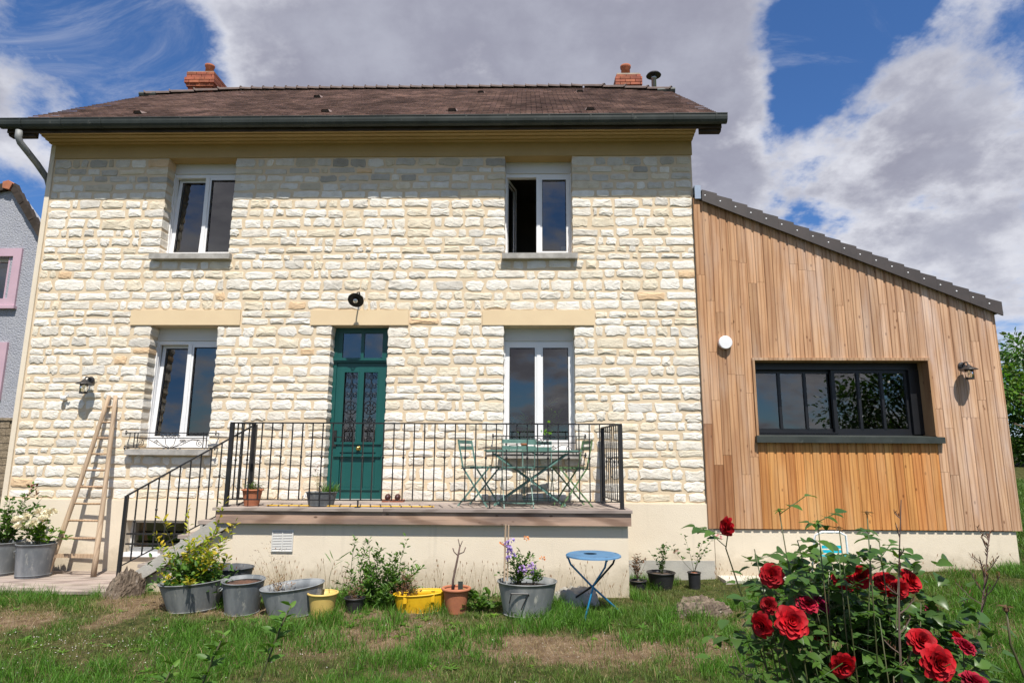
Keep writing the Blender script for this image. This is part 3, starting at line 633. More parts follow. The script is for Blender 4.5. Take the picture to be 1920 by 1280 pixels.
# chimneys
def chimney(x0, x1, y0, y1, zb, zt, pots):
    core = MB().box(x0+.008, x1-.008, y0+.008, y1-.008, zb-.9, zt-.02); C = core.build('chimney', BMORT, H)
    mb = MB(); z = zb-.25; r_ = 0
    while z < zt-.06:
        d_ = 0
        if z > zt-.36: d_ = .03
        if z > zt-.29: d_ = .06 if z < zt-.14 else .035
        X0, X1, Y0, Y1 = x0-d_, x1+d_, y0-d_, y1+d_
        for fy in (Y0, Y1-.10):
            x = X0-(.105 if r_ % 2 else 0)
            while x < X1:
                a_, b_ = max(x, X0), min(x+.20, X1)
                if b_-a_ > .02: t = U(.75, 1.2); mb.tint = (t, t*U(.9, 1.1), t); o_ = U(0, .004); mb.box(a_, b_, fy-o_, fy+.10, z, z+.054)
                x += .21
        for fx in (X0, X1-.10):
            yq = Y0+.105-(.1 if r_ % 2 else 0)
            while yq < Y1-.1:
                t = U(.75, 1.2); mb.tint = (t, t, t); mb.box(fx, fx+.10, max(yq, Y0+.104), min(yq+.2, Y1-.104), z, z+.054); yq += .21
        z += .065; r_ += 1
    mb.build('brick', BRICK, C, kind='stuff')
    MB().box(x0-.02, x1+.02, y0-.02, y1+.02, zt-.03, zt+.005).build('mortar_cap', BMORT, C)
    for px, py, rad, hh in pots:
        MB().lathe([(rad, 0), (rad*.93, hh*.75), (rad*1.12, hh*.82), (rad*1.15, hh*.97), (rad, hh), (rad*.8, hh), (rad*.8, hh*.5)], (px, py, zt), 16).build('chimney_pot', POT, C, smooth=True)
chimney(-6.97, -6.47, 3.05, 4.5, 8.95, 9.42, ((-6.64, 3.2, .085, .25), (-6.64, 4.2, .09, .25)))
chimney(1.90, 2.34, 3.55, 4.4, 9.0, 9.62, ((2.1, 3.75, .10, .31),))
MB().lathe([(.05, 0), (.05, .30), (.056, .30), (.056, .34)], (2.62, 3.4, 9.1), 16).build('flue_pipe', SHINY, H, smooth=True)
MB().lathe([(.155, .0), (.13, .035), (.02, .065), (0, .07)], (2.62, 3.4, 9.47), 20).tube([(2.58, 3.4, 9.40), (2.55, 3.4, 9.48)], .006, 5).tube([(2.66, 3.4, 9.40), (2.69, 3.4, 9.48)], .006, 5).lathe([(0, -.001), (.155, 0)], (2.62, 3.4, 9.47), 20).build('flue_cowl', BLACK, H, smooth=False)

# ------------------------------------------------------------------ timber clad extension
E_ = empty('timber_extension', 'larch clad lean-to extension with black framed window and sloping tiled verge', 'house extension', (4.4, 0, .2))
topz = lambda x: 5.33-(x-2.36)*.4185
ex0, ex1 = 2.365, 6.375; WX0, WX1, WZ0, WZ1 = 3.09, 5.41, 1.97, 2.985
# structural box behind the boards
ew = MB(); ys, ye = -.028, .34
for poly in ([(2.42, .768), (6.34, .768), (6.34, WZ0-.03), (2.42, WZ0-.03)], [(2.42, WZ0-.03), (WX0-.02, WZ0-.03), (WX0-.02, WZ1+.03), (2.42, WZ1+.03)], [(WX1+.02, WZ0-.03), (6.34, WZ0-.03), (6.34, WZ1+.03), (WX1+.02, WZ1+.03)],
             [(2.42, WZ1+.03), (6.34, WZ1+.03), (6.34, topz(6.34)-.03), (2.42, topz(2.42)-.03)]): ew.prism(poly, ys, ye)
ew.build('wall_core', DARKW, E_)
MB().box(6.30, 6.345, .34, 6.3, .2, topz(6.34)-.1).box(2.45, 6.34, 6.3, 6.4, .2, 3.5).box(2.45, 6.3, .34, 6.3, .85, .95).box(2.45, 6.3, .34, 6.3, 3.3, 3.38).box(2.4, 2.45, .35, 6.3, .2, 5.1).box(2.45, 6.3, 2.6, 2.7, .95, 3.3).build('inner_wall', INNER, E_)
MB().box(2.447, 6.32, -.034, .36, -.3, .752).build('plinth', RENDER, E_)
# vertical boards in pieces with butt joints
pitch = (ex1-ex0)/34
def board(x0, x1, za, zb0, zb1, col):
    f, e, l = -.062, .006, .024; s = x1-x0
    def zt(x): return zb0+(zb1-zb0)*(x-x0)/s
    xa, xb, xc, xd = x0+.002, x0+.008, x1-l-.004, x1-l
    vs, fs = [], []
    prof = [(xa, -.030), (xa, f+e), (xb, f), (xc, f), (xd, f+e), (xd, f+.011), (x1+.001, f+.011), (x1+.001, -.030)]
    for x, y_ in prof: vs.append((x, y_, za))
    for x, y_ in prof: vs.append((x, y_, zt(x)))
    n = len(prof); fs = [(k, k+1, n+k+1, n+k) for k in range(n-1)]+[tuple(range(n-1, -1, -1)), tuple(range(n, 2*n))]
    MB().add(vs, fs).build('cladding_board', LARCH, E_, color=col, org=None)
for k in range(34):
    x0 = ex0+k*pitch; x1 = x0+pitch; zlow = 1.075 if x1 < 2.47 else .765
    spans = []; zt0, zt1 = topz(x0), topz(x1)
    if x1 > WX0-.01 and x0 < WX1+.01: spans = [(zlow, WZ0-.045, WZ0-.045), (WZ1+.03, zt0, zt1)]
    else: spans = [(zlow, zt0, zt1)]
    # partial overlap with window edge is trimmed by casing
    wthr = min(1, max(0, (x0-2.9)/2.6))
    for si, (za, zb0, zb1) in enumerate(spans):
        cuts = [za]; z = za
        while True:
            z += U(.6, 2.1)
            if z > min(zb0, zb1)-.35: break
            cuts.append(z)
        for i_, c0 in enumerate(cuts):
            last = i_ == len(cuts)-1; c1 = None if last else cuts[i_+1]-.003
            fresh = (1.22, .87, .58) if (len(spans) == 2 and si == 0) else None
            if fresh: col = jitv(fresh, .07); col = (min(1.15, col[0]*1.03), col[1]*.98, col[2]*.82)
            else:
                base = [1.0, .94, .88]; g_ = wthr*.9; base = [1.04+.10*g_, .97+.22*g_, .90+.42*g_]; col = jitv(base, .065)
                if k < 3 and i_ == 0: col = (.72, .56, .44)
            if random.random() < .13: col = jitv((.86*col[0], .86*col[1], .86*col[2]), .05)
            board(x0, x1, c0, zb0 if last else c1, zb1 if last else c1, col)
MB().box(6.345, 6.374, -.03, .10, .765, topz(6.36)-.02).box(6.376, 6.392, -.055, .02, .765, topz(6.38)-.02).build('corner_board', LARCH, E_, color=(.95, .95, .95))
# window casing and black sliding frame
cz0 = WZ0-.04
MB().box(WX0-.03, WX1+.03, -.080, .19, WZ1-.004, WZ1+.032).build('window_casing', LARCH, E_, color=(.9, .93, .95))
for a_, b_ in ((WX0-.03, WX0), (WX1, WX1+.03)): MB().box(a_, b_, -.079, .19, WZ0, WZ1-.006).build('window_casing', LARCH, E_, color=(.85, .8, .72))
MB().add([(WX0-.05, -.13, 1.875), (WX1+.085, -.13, 1.875), (WX1+.085, .2, 1.875), (WX0-.05, .2, 1.875), (WX0-.05, -.13, 1.955), (WX1+.085, -.13, 1.955), (WX1+.085, .2, 1.985), (WX0-.05, .2, 1.985)],
         [(0, 3, 2, 1), (4, 5, 6, 7), (0, 1, 5, 4), (1, 2, 6, 5), (2, 3, 7, 6), (3, 0, 4, 7)]).build('window_sill', GUTTER, E_)
yw = .19
EW = frame(MB(), WX0-.02, WX1+.02, 1.975, WZ1+.01, yw, yw+.12, .06, .05).box(WX0, WX1, yw-.03, yw, WZ1-.10, WZ1).box(WX1-.14, WX1, yw-.04, yw, 2.0, WZ1-.1).build('sliding_window', ALU, E_)
midx = WX0+1.17
for k, (u0, u1, yo) in enumerate(((WX0+.03, midx+.03, .06), (midx-.03, WX1-.13, .005))):
    frame(MB(), u0, u1, 2.02, WZ1-.095, yw+yo, yw+yo+.045, .048, .055).build('sash', ALU, EW)
    n3 = 3; wv = (u1-u0-.096)/n3
    for i_ in range(1, n3): MB().box(u0+.048+wv*i_-.018, u0+.048+wv*i_+.018, yw+yo-.006, yw+yo+.05, 2.07, WZ1-.14).build('glazing_bar', ALU, EW)
    for i_ in range(n3):
        a_ = u0+.048+wv*i_+.018; b_ = u0+.048+wv*(i_+1)-.018
        MB().add([(a_-.02, yw+yo+.02, 2.07), (b_+.02, yw+yo+.02, 2.07), (b_+.02, yw+yo+.02, WZ1-.14), (a_-.02, yw+yo+.02, WZ1-.14)], [(0, 1, 2, 3)]).build('pane', GLASS, EW)
MB().box(WX0+.04, midx, yw+.0, yw+.012, 2.0, 2.008).build('slide_rail', SHINY, EW)
# roof slab and verge tiles
rs_ = MB().prism([(2.40, topz(2.40)+.0), (6.43, topz(6.43)+.0), (6.43, topz(6.43)+.10), (2.40, topz(2.40)+.10)], -.085, 6.6); rs_.build('roof_slab', VERGE, E_)
ntl = 19; vx0, vx1 = 2.475, 6.455; dv = (vx1-vx0)/ntl
for k in range(ntl):
    x0 = vx0+k*dv; x1 = x0+dv+.004; zb = lambda x: topz(x)-.022; yo = -.128-.0015*(k % 2)
    f = .182 if k < ntl-1 else .178
    MB().prism([(x0, zb(x0)), (x1, zb(x1)), (x1, zb(x1)+f+.012), (x0+.004, zb(x0)+f-.018)], yo, yo+.022).add(
        [(x0+.004, yo+.022, zb(x0)+f-.018), (x1, yo+.022, zb(x1)+f+.012), (x1, .3, zb(x1)+f+.012), (x0+.004, .3, zb(x0)+f-.018), (x0+.004, yo+.022, zb(x0)+f-.035), (x1, yo+.022, zb(x1)+f-.005), (x1, .3, zb(x1)+f-.005), (x0+.004, .3, zb(x0)+f-.035)],
        [(0, 1, 2, 3), (7, 6, 5, 4), (0, 4, 5, 1), (1, 5, 6, 2), (2, 6, 7, 3), (3, 7, 4, 0)]).build('verge_tile', VERGE, E_)
    xs_ = x0+.045; MB().lathe([(.0, -.006), (.009, -.004), (.011, 0)], (0, 0, 0), 10).xf(lambda p: Vector((xs_+p.x, yo+p.z-.0005, zb(xs_)+.095+p.y))).build('screw_cap', WHITE, E_)
MB().box(2.385, 2.47, -.10, -.09, 5.30, 5.50).box(2.385, 2.47, -.09, .3, 5.49, 5.50).build('flashing', SHINY, E_)
MB().tube([(6.46, -.05, 3.66), (6.52, -.05, 3.645)], .004, 5).tube([(6.50, -.08, 3.65), (6.50, .0, 3.65)], .003, 5).build('gutter_end', SHINY, E_)
# pale footing slab along the extension base
for k, (a_, b_) in enumerate(((2.46, 3.02), (3.04, 3.55), (3.57, 4.2))):
    z_ = G((a_+b_)/2, -.2); MB().box(a_, b_, -.42+U(0, .05), -.03, z_-.1, z_+.035).build('paving_slab', SLAB, g)
# ------------------------------------------------------------------ terrace, stairs, railing
T_ = empty('raised_terrace', 'raised terrace of weathered boards on a cream rendered base before the teal door', 'terrace', (-1.2, -.6, 0))
MB().box(-3.42, 1.155, -1.125, -.037, -.3, .905).build('base_wall', RENDER, T_)
MB().box(-3.60, 1.185, -1.20, -1.135, .905, 1.045).build('fascia_beam', BEAMW, T_, color=(1, 1, 1))
MB().box(-3.60, -3.52, -1.134, -.05, .905, 1.045).build('fascia_beam', BEAMW, T_, color=(.9, .9, .9))
MB().box(1.12, 1.184, -1.134, -.05, .907, 1.045).build('fascia_beam', BEAMW, T_, color=(.9, .9, .9))
yb = -1.225; ks = 0
while yb < -.05:
    y1 = min(yb+.138, -.042); cuts = sorted([U(-2.8, -1.6), U(-.9, .6)]) if ks % 2 else [U(-2, 0)]
    xs_ = [-3.64]+cuts+[1.20]
    for a_, b_ in zip(xs_, xs_[1:]): MB().box(a_+.002, b_-.002, yb, y1, 1.047, 1.08+U(0, .002)).build('deck_board', DECKW, T_, color=jit((1, 1, 1), .12))
    yb += .144; ks += 1
V = MB(); frame(V, -2.955, -2.705, .585, .825, -1.142, -1.126, .012); V.box(-2.836, -2.824, -1.142, -1.126, .6, .81); VG = V.build('vent_grille', PVCG, T_)
for c_ in (-2.943, -2.824):
    for k in range(12):
        z_ = .60+k*.0178; MB().add([(c_, -1.1405, z_), (c_+.107, -1.1405, z_), (c_+.107, -1.129, z_+.013), (c_, -1.129, z_+.013), (c_, -1.1385, z_-.002), (c_+.107, -1.1385, z_-.002)], [(0, 1, 2, 3), (0, 4, 5, 1)]).build('louvre', PVCG, VG)
# stairs on the left of the terrace
ST = empty('terrace_stairs', 'short stairs with grey sloping stringer going down left from the terrace', 'stairs', (-4.0, -.7, 0))
sa, sb = (-4.72, .20), (-3.56, 1.0)   # lower and upper ends of the stringer (x, z)
MB().prism([(-4.80, .16), (-4.60, .16), (-3.42, .885), (-3.42, .965), (-3.60, .965)], -1.17, -1.11).build('stringer', CEMENT, ST)
MB().prism([(-4.62, -.2), (-3.425, -.2), (-3.425, .87), (-4.58, .16)], -1.10, -.98).build('side_wall', RENDER, ST)
for k in range(5):
    x1 = -3.61-.22*k; zt = .92-.165*k
    MB().box(x1-.25, x1, -1.10, -.30, zt-.04, zt).build('tread', DECKW, ST, color=jit((1, 1, 1), .1)); MB().box(x1-.22, x1-.19, -1.095, -.30, zt-.165, zt-.042).build('riser', CEMENT, ST)
# lower platform
PL = empty('lower_platform', 'low platform of weathered grey boards at the foot of the stairs, left', 'deck', (-6.2, -.7, 0))
for k in range(9):
    y0 = -1.30+k*.144; MB().box(-8.4, -4.70+U(-.01, .01)-(.0 if k else 0), y0, y0+.138, .128, .160).build('deck_board', DECKW, PL, color=jit((1.05, 1.03, 1.03), .1))
MB().box(-8.38, -4.74, -1.27, -.05, -.05, .122).build('joist_frame', DARKW, PL)
# railing
RL = empty('terrace_railing', 'black metal railing with thin balusters along the terrace and down the stairs', 'railing', (-1.2, -1.09, 1.08))
def baluster(x, y, z0, z1, knot):
    m_ = MB().box(x-.0065, x+.0065, y-.0065, y+.0065, z0, z1)
    if knot: zc = z0+(z1-z0)*.55 if knot is True else knot; m_.lathe([(.007, -.018), (.014, -.010), (.014, .010), (.007, .018)], (x, y, zc), 8)
    return m_
YR = -1.09; rx0, rx1 = -3.545, 1.10
MB().box(rx0-.02, rx1+.02, YR-.02, YR+.02, 2.052, 2.068).build('top_rail', BLACK, RL)
MB().box(rx0+.02, rx1-.02, YR-.012, YR+.012, 1.158, 1.170).build('bottom_rail', BLACK, RL)
pb = baluster(0, 0, 1.17, 2.052, False).build('baluster', BLACK, RL, org=(0, 0, 0)); pk = baluster(0, 0, 1.17, 2.052, 1.66).build('baluster', BLACK, RL, org=(0, 0, 0))
o0 = ORG[RL.name]; pb.parent = pk.parent = RL
nb = 38; first = {0: pb, 1: pk}
for k in range(1, nb):
    x = rx0+(rx1-rx0)*k/nb; src = first[k % 2]; loc = Vector((x, YR, 0))-o0
    if k < 3 and not src.get('u'): src.location = loc; src['u'] = 1
    else: copyobj(src, RL, loc)
for s_ in (pb, pk):
    if 'u' in s_: del s_['u']
for x in (-1.985, -.438): MB().box(x-.008, x+.008, YR-.008, YR+.008, 1.08, 1.158).box(x-.03, x+.03, YR-.03, YR+.03, 1.08, 1.088).build('support_foot', BLACK, RL)
for x, y in ((rx0, YR), (rx1, YR), (-3.40, -.78), (1.0, -.12)): MB().box(x-.022, x+.022, y-.022, y+.022, 1.08, 2.052).box(x-.035, x+.035, y-.035, y+.035, 1.08, 1.088).build('post', BLACK, RL)
def slant(p, q, n, zt, zb_):
    p, q = Vector(p), Vector(q)
    MB().bar((p.x, p.y, zt), (q.x, q.y, zt), .035, .016).build('top_rail', BLACK, RL); MB().bar((p.x, p.y, zb_), (q.x, q.y, zb_), .02, .012).build('bottom_rail', BLACK, RL)
    for k in range(1, n): c_ = p+(q-p)*k/n; baluster(c_.x, c_.y, zb_, zt, 1.62 if k % 2 else False).build('baluster', BLACK, RL)
slant((1.10, YR, 0), (1.0, -.12, 0), 9, 2.060, 1.164); slant((rx0, YR, 0), (-3.40, -.78, 0), 4, 2.060, 1.164)
lx0, lx1 = -4.72, -3.40; ly0, ly1 = -1.12, -.86
zt = lambda x: 1.20+(x-lx0)*(2.03-1.20)/(lx1-lx0); zb2 = lambda x: .40+(x-lx0)*(1.14-.40)/(lx1-lx0); yl = lambda x: ly0+(x-lx0)/(lx1-lx0)*(ly1-ly0)
MB().bar((lx0, ly0, zt(lx0)), (lx1, ly1, zt(lx1)), .035, .018).build('handrail', BLACK, RL); MB().bar((lx0, ly0, zb2(lx0)), (lx1, ly1, zb2(lx1)), .02, .014).build('bottom_rail', BLACK, RL)
MB().box(lx0-.018, lx0+.018, ly0-.018, ly0+.018, .12, zt(lx0)).build('post', BLACK, RL)
for k in range(1, 12): x = lx0+(lx1-lx0)*k/12; baluster(x, yl(x), zb2(x), zt(x), (zb2(x)*.45+zt(x)*.55) if k % 2 else False).build('baluster', BLACK, RL)

# ------------------------------------------------------------------ window guards
def guard(x0, x1, z0, z1, y, label):
    r = empty('window_guard', label, 'window guard', ((x0+x1)/2, y, z0), group='wrought iron window guards')
    for z_ in (z1, z0, z1-(z1-z0)*.35): MB().box(x0 if z_ != z1-(z1-z0)*.35 else x0+.12, x1 if z_ != z1-(z1-z0)*.35 else x1-.12, y-.006, y+.006, z_-.006, z_+.006).build('rail', BLACK, r)
    for x in (x0, x1):
        for z_ in (z0, z1):
            MB().tube([(x, y, z_), (x, .01, z_)], .008, 6).lathe([(0, -.032), (.012, -.026), (.008, -.014), (.018, 0), (.008, .014), (.012, .026), (0, .032)], (x, y, z_), 8).build('rosette_bracket', BLACK, r)
    for x in (x0+.12, x0+.165, x1-.165, x1-.12): MB().box(x-.005, x+.005, y-.005, y+.005, z0, z1).build('upright', BLACK, r)
    zc = z0+(z1-z0)*.30; c = (x0+x1)/2; k = (x1-x0)/1.24
    for sg in (-1, 1):
        pts = spiral(c+sg*.405*k, zc, y, .046, 1.7, R(90), sg, 30); pts = [(c+sg*.02*k, y, z0), (c+sg*.16*k, y, zc-.02), (c+sg*.30*k, y, zc+.055)]+pts
        MB().tube(pts, .0045, 5).build('scroll', BLACK, r)
        pts = spiral(c+sg*.20*k, zc+.02, y, .028, 1.5, R(90), sg, 22); pts = [(c+sg*.01, y, z0), (c+sg*.10*k, y, zc-.03)]+pts
        MB().tube(pts, .0042, 5).build('scroll', BLACK, r)
        MB().tube([(c, y, z0), (c+sg*.055*k, y, zc-.02), (c+sg*.075*k, y, z1-(z1-z0)*.36)], .004, 5).build('scroll', BLACK, r)
        zt_ = z1-(z1-z0)*.18
        for xo, r0 in ((.055, .026), (.115, .022)): MB().tube(spiral(c+sg*xo, zt_-.005, y, r0, 1.2, R(-90), -sg, 18), .0045, 5).build('leaf_scroll', BLACK, r)
    MB().tube([(c+.022*math.cos(t*PI/6), y, z1-(z1-z0)*.18+.022*math.sin(t*PI/6)) for t in range(12)], .0045, 5, close=True).build('ring', BLACK, r)
    return r
guard(-5.46, -4.225, 1.765, 1.965, -.10, 'wrought iron scroll guard at the window left of the stairs')
guard(-.46, .775, 1.70, 1.945, -.10, 'wrought iron scroll guard at the window behind the bistro table')

# ------------------------------------------------------------------ lamps and wall fittings
def lantern(x, z, label, clear=True):
    r = empty('wall_lamp', label, 'wall lamp', (x, 0, z), group='black wall lanterns'); y0 = -.02 if x < 0 else -.066; c = (x-(.0), y0-.13)
    MB().lathe([(.05, 0), (.05, .012), (.03, .02), (.0, .022)], (0, 0, 0), 18).xf(lambda p: Vector((x+p.x, y0-p.z, z+.05+p.y))).build('wall_plate', BLACK, r, smooth=False)
    MB().tube([(x, y0-.02, z+.05), (x, y0-.06, z+.085), (x, y0-.11, z+.085), (x, y0-.13, z+.05), (x, y0-.13, z+.03)], .009, 8).build('arm', BLACK, r, smooth=True)
    MB().lathe([(.012, .05), (.03, .035), (.045, .02), (.105, -.012), (.108, -.018), (.04, -.008), (0, -.004)], (c[0], c[1], z), 24).build('shade', BLACK, r, smooth=False)
    MB().lathe([(.046, -.012), (.046, -.13)], (c[0], c[1], z), 20).build('glass_cylinder', LGLASS, r, smooth=True)
    MB().lathe([(0, -.02), (.018, -.03), (.024, -.055), (.012, -.075), (0, -.082)], (c[0], c[1], z), 12).build('bulb', LGLASS if clear else WHITE, r, smooth=True)
    MB().lathe([(0, -.148), (.05, -.148), (.05, -.128), (.044, -.128), (0, -.132)], (c[0], c[1], z), 20).build('base_ring', BLACK, r)
    for a_ in (45, 135, 225, 315): q = (c[0]+.048*math.cos(R(a_)), c[1]+.048*math.sin(R(a_))); MB().tube([(*q, z-.012), (*q, z-.13)], .0025, 4).build('guard_wire', BLACK, r)
lantern(-6.09, 2.64, 'black lantern with clear glass on the stone wall above the ladder')
lantern(5.86, 2.86, 'black lantern on the larch cladding right of the black framed window')
r = empty('door_lamp', 'round black barn lamp with white bulb above the teal door', 'wall lamp', (-2.36, 0, 3.75))
MB().lathe([(.04, 0), (.04, .012), (0, .014)], (0, 0, 0), 16).xf(lambda p: Vector((-2.36+p.x, -.024-p.z, 3.86+p.y))).build('wall_plate', BLACK, r)
MB().tube([(-2.36, -.03, 3.86), (-2.36, -.10, 3.93), (-2.36, -.20, 3.90), (-2.36, -.225, 3.83)], .010, 8).build('arm', BLACK, r, smooth=True)
rot = Matrix.Rotation(R(-48), 3, 'X')
T2 = lambda p: rot @ p+Vector((-2.36, -.235, 3.80))
MB().lathe([(.03, .05), (.045, .03), (.108, -.03), (.11, -.036), (.06, -.005), (.0, .01)], (0, 0, 0), 28).xf(T2).build('shade', BLACK, r, smooth=True)
MB().lathe([(.035, .0), (.036, -.06), (.02, -.08), (0, -.084)], (0, 0, 0), 16).xf(T2).build('bulb_glass', LGLASS, r, smooth=True)
MB().lathe([(.012, .0), (.022, -.03), (.02, -.05), (0, -.06)], (0, 0, 0), 14).xf(T2).build('bulb', WHITE, r, smooth=True)
r = empty('wall_siren', 'round white alarm siren with red ring on the larch cladding', 'alarm siren', (2.70, -.06, 3.22))
fx = lambda p: Vector((2.70+p.x, -.062-p.z, 3.22+p.y))
MB().lathe([(.090, 0), (.092, .03)], (0, 0, 0), 32).xf(fx).build('back_shell', WHITE, r, smooth=True); MB().lathe([(.093, .028), (.093, .036)], (0, 0, 0), 32).xf(fx).build('red_ring', REDP, r)
MB().lathe([(.092, .036), (.091, .060), (.084, .066), (0, .067)], (0, 0, 0), 32).xf(fx).build('front_cover', WHITE, r)
r = empty('outdoor_sensor', 'small white sensor on the stone wall left of the lantern', 'sensor', (-6.43, -.03, 2.44))
MB().lathe([(.045, -.0), (.045, .05), (.03, .06), (0, .062)], (0, 0, 0), 16).xf(lambda p: Vector((-6.43+p.x*.8, -.02-p.z, 2.44+p.y*.7))).build('housing', WHITE, r, smooth=True)
MB().tube([(-6.40, -.05, 2.455), (-6.36, -.07, 2.46), (-6.35, -.07, 2.49)], .010, 6).build('probe', WHITE, r)

# ------------------------------------------------------------------ ladder
r = empty('fruit_ladder', 'old wooden ladder with converging poles leaning on the stone wall', 'ladder', (-5.78, -.3, .16))
lp = [Vector((-6.07, -.43, .16)), Vector((-5.79, -.05, 2.47))]; rp = [Vector((-5.455, -.45, .16)), Vector((-5.70, -.05, 2.47))]
def pole(a, b_, wob):
    pts = []; rad = []
    for t in range(9): f = t/8; p = a.lerp(b_, f); pts.append(p+Vector((math.sin(f*PI)*wob, 0, 0))); rad.append(.034-.008*f+U(-.0015, .0015))
    MB().tube(pts, rad, 10).build('pole', OLDW, r, smooth=True, color=jit((1, 1, 1), .05))
    return lambda f: a.lerp(b_, f)+Vector((math.sin(f*PI)*wob, 0, 0))
fl = pole(lp[0], lp[1], .012); fr2 = pole(rp[0], rp[1], .010)
for k in range(10):
    f = .105+k*.092; a, b_ = fl(f), fr2(f)
    if k == 0: MB().bar(a, b_, .02, .05).build('rung', OLDW, r, color=(1.0, .95, .9))
    else: MB().tube([a, (a+b_)/2+Vector((0, 0, U(-.003, .003))), b_], .0135, 8).build('rung', OLDW, r, smooth=True, color=jit((.85, .75, .68), .1))

# ------------------------------------------------------------------ bistro furniture
def chair(loc, rz, mat, label):
    """folding bistro chair facing local +x"""
    r = empty('folding_chair', label, 'chair', (0, 0, 0), group='folding bistro chairs on the terrace')
    w_ = .19
    for s in (-1, 1):
        y_ = s*w_; MB().bar((-.20, y_, .80), (-.13, y_, .46), .009, .019, (1, 0, 0)).bar((-.13, y_, .46), (.20, y_, .0), .009, .019, (1, 0, 0)).build('back_leg_frame', mat, r)
        y_ = s*(w_-.018); MB().bar((.20, y_, .455), (-.20, y_, .0), .009, .019, (1, 0, 0)).build('front_leg_frame', mat, r)
        MB().bar((-.17, s*(w_-.03), .45), (.21, s*(w_-.03), .462), .02, .014).build('seat_rail', mat, r)
    for x, z_ in ((-.195, .775), (-.182, .70)):
        MB().add([(x-.006*abs(math.cos(t*PI))+.012*math.sin(t*PI)*-1, -w_-.01+(2*w_+.02)*t, z_+dz) for dz in (-.022, .022) for t in [q/6 for q in range(7)]]+
                 [(x+.010-.006*abs(math.cos(t*PI))-.012*math.sin(t*PI), -w_-.01+(2*w_+.02)*t, z_+dz) for dz in (-.022, .022) for t in [q/6 for q in range(7)]],
                 [(k, k+1, k+8, k+7) for k in range(6)]+[(k+21, k+22, k+15, k+14) for k in range(6)]+[(k+7, k+8, k+22, k+21) for k in range(6)]+[(k+14, k+15, k+1, k) for k in range(6)]).build('back_slat', mat, r)
    for k in range(7): x = -.155+k*.056; MB().box(x, x+.040, -w_+.012, w_-.012, .462+.004*math.cos(k), .476).build('seat_slat', mat, r)
    for x, z_ in ((.155, .055), (-.15, .06)): MB().bar((x, -w_, z_), (x, w_, z_), .012, .012).build('stretcher', mat, r)
    r.location = loc; r.rotation_euler = (0, 0, rz); return r
chair((-.60, -.66, 1.08), R(-20), CHG, 'sage green folding chair seen side on left of the table')
chair((.56, -.66, 1.08), R(192), CHO, 'olive green folding chair right of the table, facing left')
chair((-.12, -.90, 1.08), R(97), CHG, 'sage green folding chair with its back to the viewer')
chair((.14, -.30, 1.08), R(-86), CHG, 'sage green folding chair behind the table near the window guard')
r = empty('bistro_table', 'long green metal folding table on the terrace', 'table', (.07, -.58, 1.08))
MB().box(-.53, .67, -.84, -.32, 1.740, 1.757).box(-.50, .64, -.81, -.35, 1.728, 1.740).build('table_top', CHG, r)
for y_ in (-.80, -.36):
    MB().bar((-.42, y_, 1.715), (.46, y_, 1.09), .010, .019).build('leg', CHG, r); MB().bar((.50, y_+.02, 1.715), (-.40, y_+.02, 1.09), .010, .019).build('leg', CHG, r)
for x in (-.40, .46): MB().bar((x, -.80, 1.10), (x, -.34, 1.10), .014, .014).build('foot_bar', CHG, r)
r = empty('table_pot', 'small clay pot standing on the green table', 'flower pot', (-.04, -.6, 1.757)); MB().lathe([(.025, 0), (.04, .07), (.046, .07), (.046, .085), (.036, .085), (.03, .02), (0, .02)], (-.04, -.6, 1.757), 16).build('pot', TERRA, r, smooth=False)
MB().lathe([(0, 0), (.036, 0)], (-.04, -.6, 1.825), 12).build('soil', SOIL, r)
tag(MB().tube([(-3.1+k*.2, -.99+.012*math.sin(k*1.3), 1.090) for k in range(11)], .007, 6).build('garden_hose', YEL, None, smooth=True), 'thin yellow hose lying along the front of the terrace floor', 'hose')
tag(MB().box(-1.90, -1.62, -.22, -.08, 1.082, 1.112).build('shoe_board', TERRA, None), 'small terracotta coloured board under the clogs beside the door', 'board')
for k, x in enumerate((-1.83, -1.70)):
    s = MB(); 
    for (yy, zz, rx_, rz_) in ():
        pass
    s.tube([(x, -.235, 1.130), (x, -.215, 1.138), (x, -.17, 1.150), (x, -.13, 1.142), (x, -.10, 1.136)], [.012, .034, .038, .030, .026], 10)
    root = s.build('shoe', SHOE, None, smooth=True, org=(x, -.17, 1.112)); tag(root, ('left', 'right')[k]+' clog of the dark red pair beside the door', 'shoe', 'pair of dark red clogs')
# blue table
r = empty('round_table', 'small round blue table with crossed legs and a rust spot on top', 'table', (.69, -1.8, .12)); c = (.69, -1.78)
MB().lathe([(0, .0), (.27, -.0), (.285, -.008), (.288, -.02), (.282, -.022), (.275, -.012), (0, -.010)], (*c, .685), 40).build('table_top', BLUE, r, smooth=False)
MB().lathe([(0, 0), (.07, 0)], (c[0]-.03, c[1]+.02, .6865), 18, 1, .7).build('rust_spot', RUST, r)
gt = G(.69, -1.8)
for (ax_, ay_), (fx_, fy_), mt in (((.42, -1.80), (.965, -1.76), BLUE2), ((.80, -2.0), (.56, -2.10), BLUE2), ((.93, -1.72), (.40, -1.50), BLACK)):
    mid = Vector((c[0]-.015, c[1], .36)); a = Vector((ax_, ay_, .665)); b_ = Vector((ax_+(mid.x-ax_)*.12, ay_+(mid.y-ay_)*.12, .585)); f = Vector((fx_, fy_, G(fx_, fy_)))
    MB().tube([a, b_, mid+(b_-mid)*.08, f], .0105, 8).build('leg', BLUE2 if mt is BLUE2 else BLACK, r, smooth=True)
    MB().lathe([(.013, -.02), (.013, .02)], (ax_, ay_, .665), 8).build('bracket', BLUE2, r)

